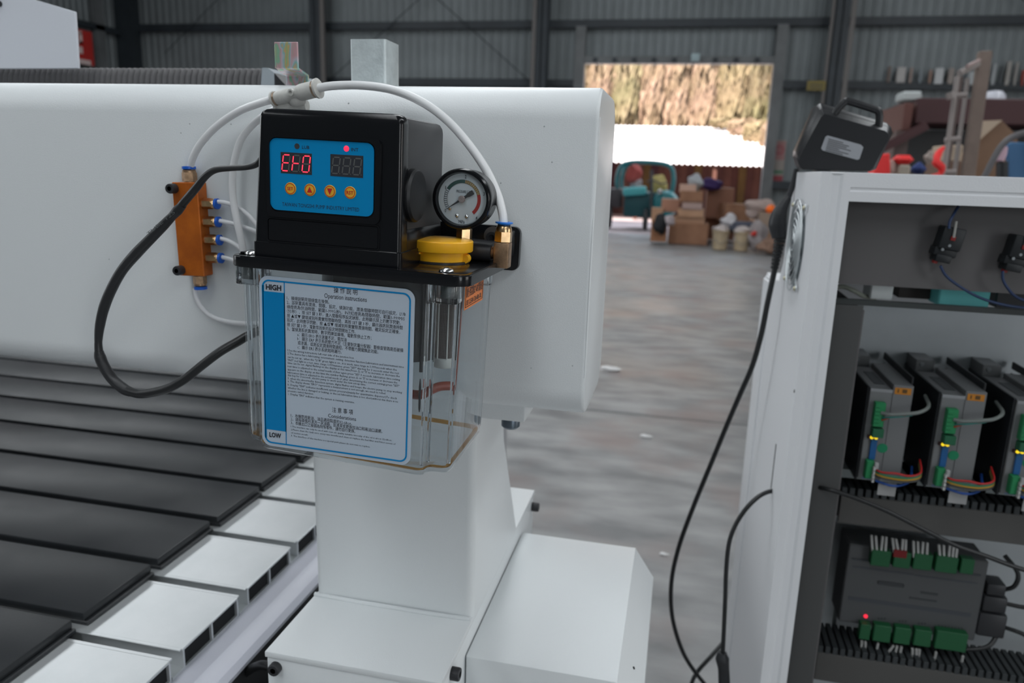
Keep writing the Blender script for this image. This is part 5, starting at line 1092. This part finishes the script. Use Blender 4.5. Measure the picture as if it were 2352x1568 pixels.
# slotted wire ducts
def duct(label, pxa, pya, Y, x1, hh, zoff=0):
    a = at(pxa, pya, Y=Y); t = thing('wire_duct', label, 'duct', (a.x, Y, a.z)); L_ = x1-a.x
    obj('duct_lid', box(0, L_, 0, .006, -hh, -.014, .001, 1), mat('duct_lid_grey', (.075, .073, .070), .6), t)
    obj('duct_body', box(0, L_, .030, .08, -hh, -.012), mat('duct_black', (.012, .014, .016), .6), t)
    n = int(L_/.0125); f = box(0, .0085, 0, .08, -.014, 0, .0006, 1); me = mesh_from(f, 'duct_finger'); me.materials.append(mat('duct_finger_grey', (.032, .037, .040), .6))
    for k in range(n): obj('duct_finger', me, None, t, loc=(k*.0125, 0, 0))
duct('grey slotted wire duct below the stepper drivers', 1935, 1118, 1.285, 1.15, .066); duct('grey slotted wire duct at the bottom below the motion controller', 1880, 1482, 1.30, 1.15, .07)
slab_px('din_rail', 1912, 1945, 1225, 1480, 1.40, .01, mat('bracket_zinc'), 'vertical zinc rail left of the motion controller', 'rail', .001)
# motion controller
YC2 = 1.33
a = at(1951, 1249, Y=YC2); b = at(2236, 1470, Y=YC2); c_ = at(2270, 1302, Y=YC2)
mcx, mcz = a.x, at(1926, 1426, Y=YC2).z; MW, MH = c_.x-a.x, a.z-mcz
mcn = thing('motion_controller', 'grey motion controller with green terminals and white sleeved wires', 'controller', (mcx, YC2, mcz))
CG = mat('controller_grey', (.070, .073, .076), .5); 
obj('controller_case', box(0, MW, 0, .07, 0, MH, .002, 1), CG, mcn); obj('upper_step', box(.008, MW-.01, -.002, .0, MH-.028, MH-.026), mat('controller_line', (.045, .05, .06), .5), mcn)
def cz(px, py): q = at(px, py, Y=YC2); return q.x-mcx, q.z-mcz
bm = NB()
for (x0, y0, x1, y1) in ((1958, 1303, 2098, 1316), (2100, 1322, 2245, 1338)):
    q0 = cz(x0, y0); q1 = cz(x1, y1); bx(bm, q0[0], q1[0], -.0006, 0, (q0[1]+q1[1])/2-.0013, (q0[1]+q1[1])/2+.0013)
q0 = cz(1948, 1375); q1 = cz(2230, 1410); bx(bm, q0[0], q1[0], -.0006, 0, (q0[1]+q1[1])/2-.0035, (q0[1]+q1[1])/2+.0035); obj('printed_bands', bm, mat('controller_print', (.05, .055, .065), .5), mcn, 0)
bm = NB(); q0 = cz(2016, 1336); bx(bm, q0[0], q0[0]+.043, -.0008, 0, q0[1]-.0040, q0[1]+.0030, .0012, 1)
q0 = cz(2088, 1371); bx(bm, q0[0], q0[0]+.045, -.0006, 0, q0[1]-.0022, q0[1]+.0010); q0 = cz(2114, 1360); bx(bm, q0[0], q0[0]+.028, -.0006, 0, q0[1]-.0016, q0[1]+.0026)
for x0 in (2016, 2064, 2108):
    for k in range(3): q = cz(x0+k*7, 1420+(x0-2016)*.12); bx(bm, q[0], q[0]+.0028, -.0006, 0, q[1]-.0015, q[1]+.0015)
for k in range(8): q = cz(2154+k*7.6, 1436+k*1); bx(bm, q[0], q[0]+.0028, -.0006, 0, q[1]-.0015, q[1]+.0015)
obj('faint_print', bm, mat('controller_print2', (.035, .038, .042), .5), mcn, 0)
q = cz(1988, 1414); obj('red_lamp', lathe(NB(), [(.0035, 0), (.003, .002), (0, .0025)], (q[0], -.0005, q[1]), (0, -1, 0), 16), mat('red_power_lamp', (.9, .02, .03), .4, emit=(1.0, .03, .07), estr=1.1), mcn)
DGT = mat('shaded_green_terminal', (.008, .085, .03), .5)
for (xa, xb, ya) in ((1994, 2042, 1263), (2045, 2088, 1267), (2090, 2137, 1271), (2140, 2195, 1277), (2197, 2232, 1281)):
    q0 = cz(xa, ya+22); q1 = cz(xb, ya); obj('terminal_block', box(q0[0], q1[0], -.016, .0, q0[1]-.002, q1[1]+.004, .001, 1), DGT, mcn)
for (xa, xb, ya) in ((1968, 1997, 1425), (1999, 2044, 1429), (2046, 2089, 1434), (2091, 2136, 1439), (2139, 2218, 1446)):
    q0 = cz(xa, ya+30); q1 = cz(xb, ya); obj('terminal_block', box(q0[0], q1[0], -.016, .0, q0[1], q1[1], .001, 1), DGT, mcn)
def sleeves(lst, y0, y1, slp, ybase):
    for k, (xa, xb) in enumerate(lst):
        p0 = cz(xa, y0+(xa-2000)*slp); p1 = cz(xb, y1+(xa-2000)*slp)
        obj('wire_sleeve', cyl(NB(), (p0[0], -.013, p0[1]), (p1[0], -.010, p1[1]), .0022, seg=8), SLV, mcn)
sleeves([(2000, 1998), (2010, 2008), (2019, 2024), (2029, 2032), (2050, 2046), (2060, 2054), (2066, 2070), (2074, 2077), (2094, 2094), (2104, 2104), (2112, 2116), (2123, 2126), (2154, 2152), (2163, 2163), (2172, 2177), (2180, 2186), (2188, 2194)], 1258, 1222, .14, 0)
sleeves([(1976, 1974), (1984, 1984), (2013, 2008), (2048, 2030), (2056, 2050), (2066, 2062), (2091, 2091), (2100, 2100), (2107, 2106), (2145, 2140), (2206, 2202)], 1465, 1492, .15, 0)
q0 = cz(2046, 1268); q1 = cz(2078, 1256); obj('red_terminal', box(q0[0], q1[0], -.0165, -.010, q0[1], q1[1]), mat('deep_red_terminal', (.16, .005, .006), .5), mcn)
cg = thing('plug_cluster', 'black cable plugs screwed into the right side of the motion controller', 'plug', (mcx+MW, YC2, mcz))
for (x, z, w_, h_) in ((.000, .012, .045, .045), (.002, .060, .038, .030), (.004, .092, .030, .022)): obj('plug_body', box(x, x+w_, -.002, .035, z, z+h_, .004, 2), BLKM, cg)
for pts in ([(.045, .01, .03), (.07, -.005, .03), (.10, 0, .01), (.16, .02, -.01)], [(.04, .01, .075), (.07, 0, .078), (.12, 0, .085)], [(.034, .01, .10), (.045, 0, .115), (.046, .0, .14), (.03, .02, .16)], [(.04, .01, .02), (.02, -.004, -.005), (-.02, 0, -.02), (-.05, .02, -.03)]): obj('plug_cable', tube(NB(), pts, .0038, 10, 6), CB_, cg, 60)

# ------------------------------------------------------------------ black carrying case on the cabinet
YK = 1.345
cs_ = thing('carrying_case', 'black plastic carrying case tilted on top of the white cabinet', 'case', (0, 0, 0))
CASE = mat('case_black_plastic', (.011, .0115, .0135), .38, bump=.15, bscale=400)
def cpoly(pts, Y): return [(at(x, y, Y=Y).x, at(x, y, Y=Y).z) for x, y in pts]
rear = [(1834, 380), (1840, 388), (2000, 393), (2012, 388), (2050, 306), (2047, 292), (2036, 282), (1896, 240), (1884, 237), (1874, 243), (1828, 346), (1827, 358)]
front = [(1838, 384), (1846, 389), (1998, 393), (2006, 388), (2044, 318), (2044, 308), (2036, 300), (1902, 262), (1892, 260), (1884, 268), (1834, 360), (1833, 370)]
def loft(rings):
    bm = NB(); V = [[bm.verts.new((x, y, z)) for x, z in pts] for pts, y in rings]
    for p_, q_ in zip(V, V[1:]):
        for i in range(len(p_)): bm.faces.new((p_[i], p_[(i+1) % len(p_)], q_[(i+1) % len(q_)], q_[i]))
    bm.faces.new(V[0]); bm.faces.new(V[-1][::-1]); return bm
def shrink(pts, k):
    cx_ = sum(p[0] for p in pts)/len(pts); cz_ = sum(p[1] for p in pts)/len(pts); return [(cx_+(x-cx_)*k, cz_+(z-cz_)*k) for x, z in pts]
F = cpoly(front, 1.305); G = cpoly(rear, 1.345); Hm = [((a_[0]+b_[0])/2, (a_[1]+b_[1])/2) for a_, b_ in zip(F, G)]
obj('front_shell', loft([(shrink(F, .975), 1.3042), (F, 1.3065), (Hm, 1.3240), (shrink(Hm, .985), 1.3246)]), CASE, cs_, 40)
obj('rear_shell', loft([(shrink(Hm, .985), 1.3250), (Hm, 1.3256), (G, 1.345), (G, 1.380), (shrink(G, .96), 1.384)]), CASE, cs_, 40)
bm = NB()
hp = [at(x, y, Y=1.320) for x, y in ((1912, 268), (1925, 250), (1940, 235), (1950, 233), (2005, 250), (2017, 256), (2020, 268), (2018, 292))]
obj('handle', tube(NB(), hp, .0058, 12, 5), CASE, cs_, 50)
LB = thing  # label plate on the case
lp = [(1896, 314), (1901, 311), (1977, 332), (1983, 338), (1974, 365), (1969, 367), (1889, 345), (1886, 340)]
bm = NB(); prism(bm, cpoly(lp, 1.3035), 'y', 1.3030, 1.3043); cl_ = obj('case_label', bm, mat('grey_label', (.27, .28, .30), .4), cs_)
bm = NB(); rd = random.Random(9)
for k in range(7):
    x0, y0 = 1903-1.2*k, 319+4.2*k; ln = (34, 48, 44, 55, 30, 52, 40)[k]
    A = at(x0, y0, Y=1.3026); B = at(x0+ln, y0+ln*.27, Y=1.3026); d = (B-A).normalized(); nn = Vector((-d.z, 0, d.x))*.00055; quad(bm, [A-nn, B-nn, B+nn, A+nn])
obj('label_print', bm, mat('label_print_dark', (.04, .04, .045), .5), cl_, 0)
# ------------------------------------------------------------------ pendant plug and black cords
PX_ = CX-.028
pl_ = thing('cord_strain_relief', 'black ribbed connector hanging beside the cabinet with a cord below', 'connector', (0, 0, 0))
YP = 1.40
obj('connector_body', tube(NB(), [g(1812, 452, YP), g(1800, 470, YP), g(1790, 492, YP), g(1786, 515, YP), g(1790, 545, YP)], .013, 14, 6, [.005, .009, .0135, .0155, .0125]), BLKM, pl_, 50)
bm = NB()
for k in range(9): q = g(1792-1.6*k, 545+8.5*k, YP); cyl(bm, q+Vector((0, 0, .002)), q-Vector((0, 0, .003)), .0100-.0004*k, seg=14)
obj('ribbed_sleeve', bm, BLKR, pl_)
obj('connector_lead', tube(NB(), [g(1830, 388, YP), g(1822, 420, YP), g(1812, 452, YP)], .005, 10, 5), BLKM, pl_)
cord1 = [(1792, 560, YP), (1778, 625, YP), (1762, 700, YP), (1748, 770, 1.41), (1728, 840, 1.43), (1700, 905, 1.46), (1670, 975, 1.50), (1635, 1060, 1.53), (1590, 1170, 1.56), (1558, 1260, 1.58), (1542, 1340, 1.60), (1545, 1420, 1.62), (1570, 1500, 1.64), (1610, 1560, 1.66), (1650, 1600, 1.68), (1720, 1640, 1.7)]
cable('hanging_cable', [g(x, y, Y) for x, y, Y in cord1], .0050, CB_, 'long black cord hanging in a wide curve from the ribbed connector to the floor')
cord2 = [(1773, 1128, 1.262), (1765, 1129, 1.255), (1740, 1142, 1.24), (1712, 1170, 1.23), (1688, 1208, 1.225), (1674, 1250, 1.222), (1668, 1310, 1.22), (1666, 1370, 1.22), (1663, 1440, 1.22), (1660, 1500, 1.22)]
cd2 = thing('plug_cable', 'black cord from the side slot ending in a black plug near the floor', 'cord', (0, 0, 0))
obj('cord', tube(NB(), [Vector(g(x, y, Y)) if i else Vector((CX+.01, 1.262, .932)) for i, (x, y, Y) in enumerate(cord2)], .0038, 12, 8), CB_, cd2, 60)
obj('plug', tube(NB(), [g(1660, 1498, 1.22), g(1659, 1512, 1.22), g(1662, 1535, 1.22), g(1664, 1580, 1.22)], .01, 12, 6, [.007, .0120, .0100, .0105]), BLKM, cd2, 50)
cable('floor_cord', [g(1668, 1468, 1.75), g(1635, 1505, 1.72), g(1600, 1545, 1.70), g(1585, 1580, 1.68), g(1560, 1660, 1.66)], .005, CB_, 'dark cord passing diagonally behind the plug near the floor')
cable('inside_cord', [Vector((CX+.05, 1.215, at(1868, 1115, Y=1.215).z)), g(1900, 1123, 1.182), g(1950, 1138, 1.175), g(2030, 1170, 1.17), g(2110, 1210, 1.165), g(2190, 1250, 1.16), g(2260, 1275, 1.16), g(2352, 1308, 1.16), g(2450, 1330, 1.16)], .0034, CB_, 'black cord crossing in front of the drivers and controller inside the cabinet', 'cord')
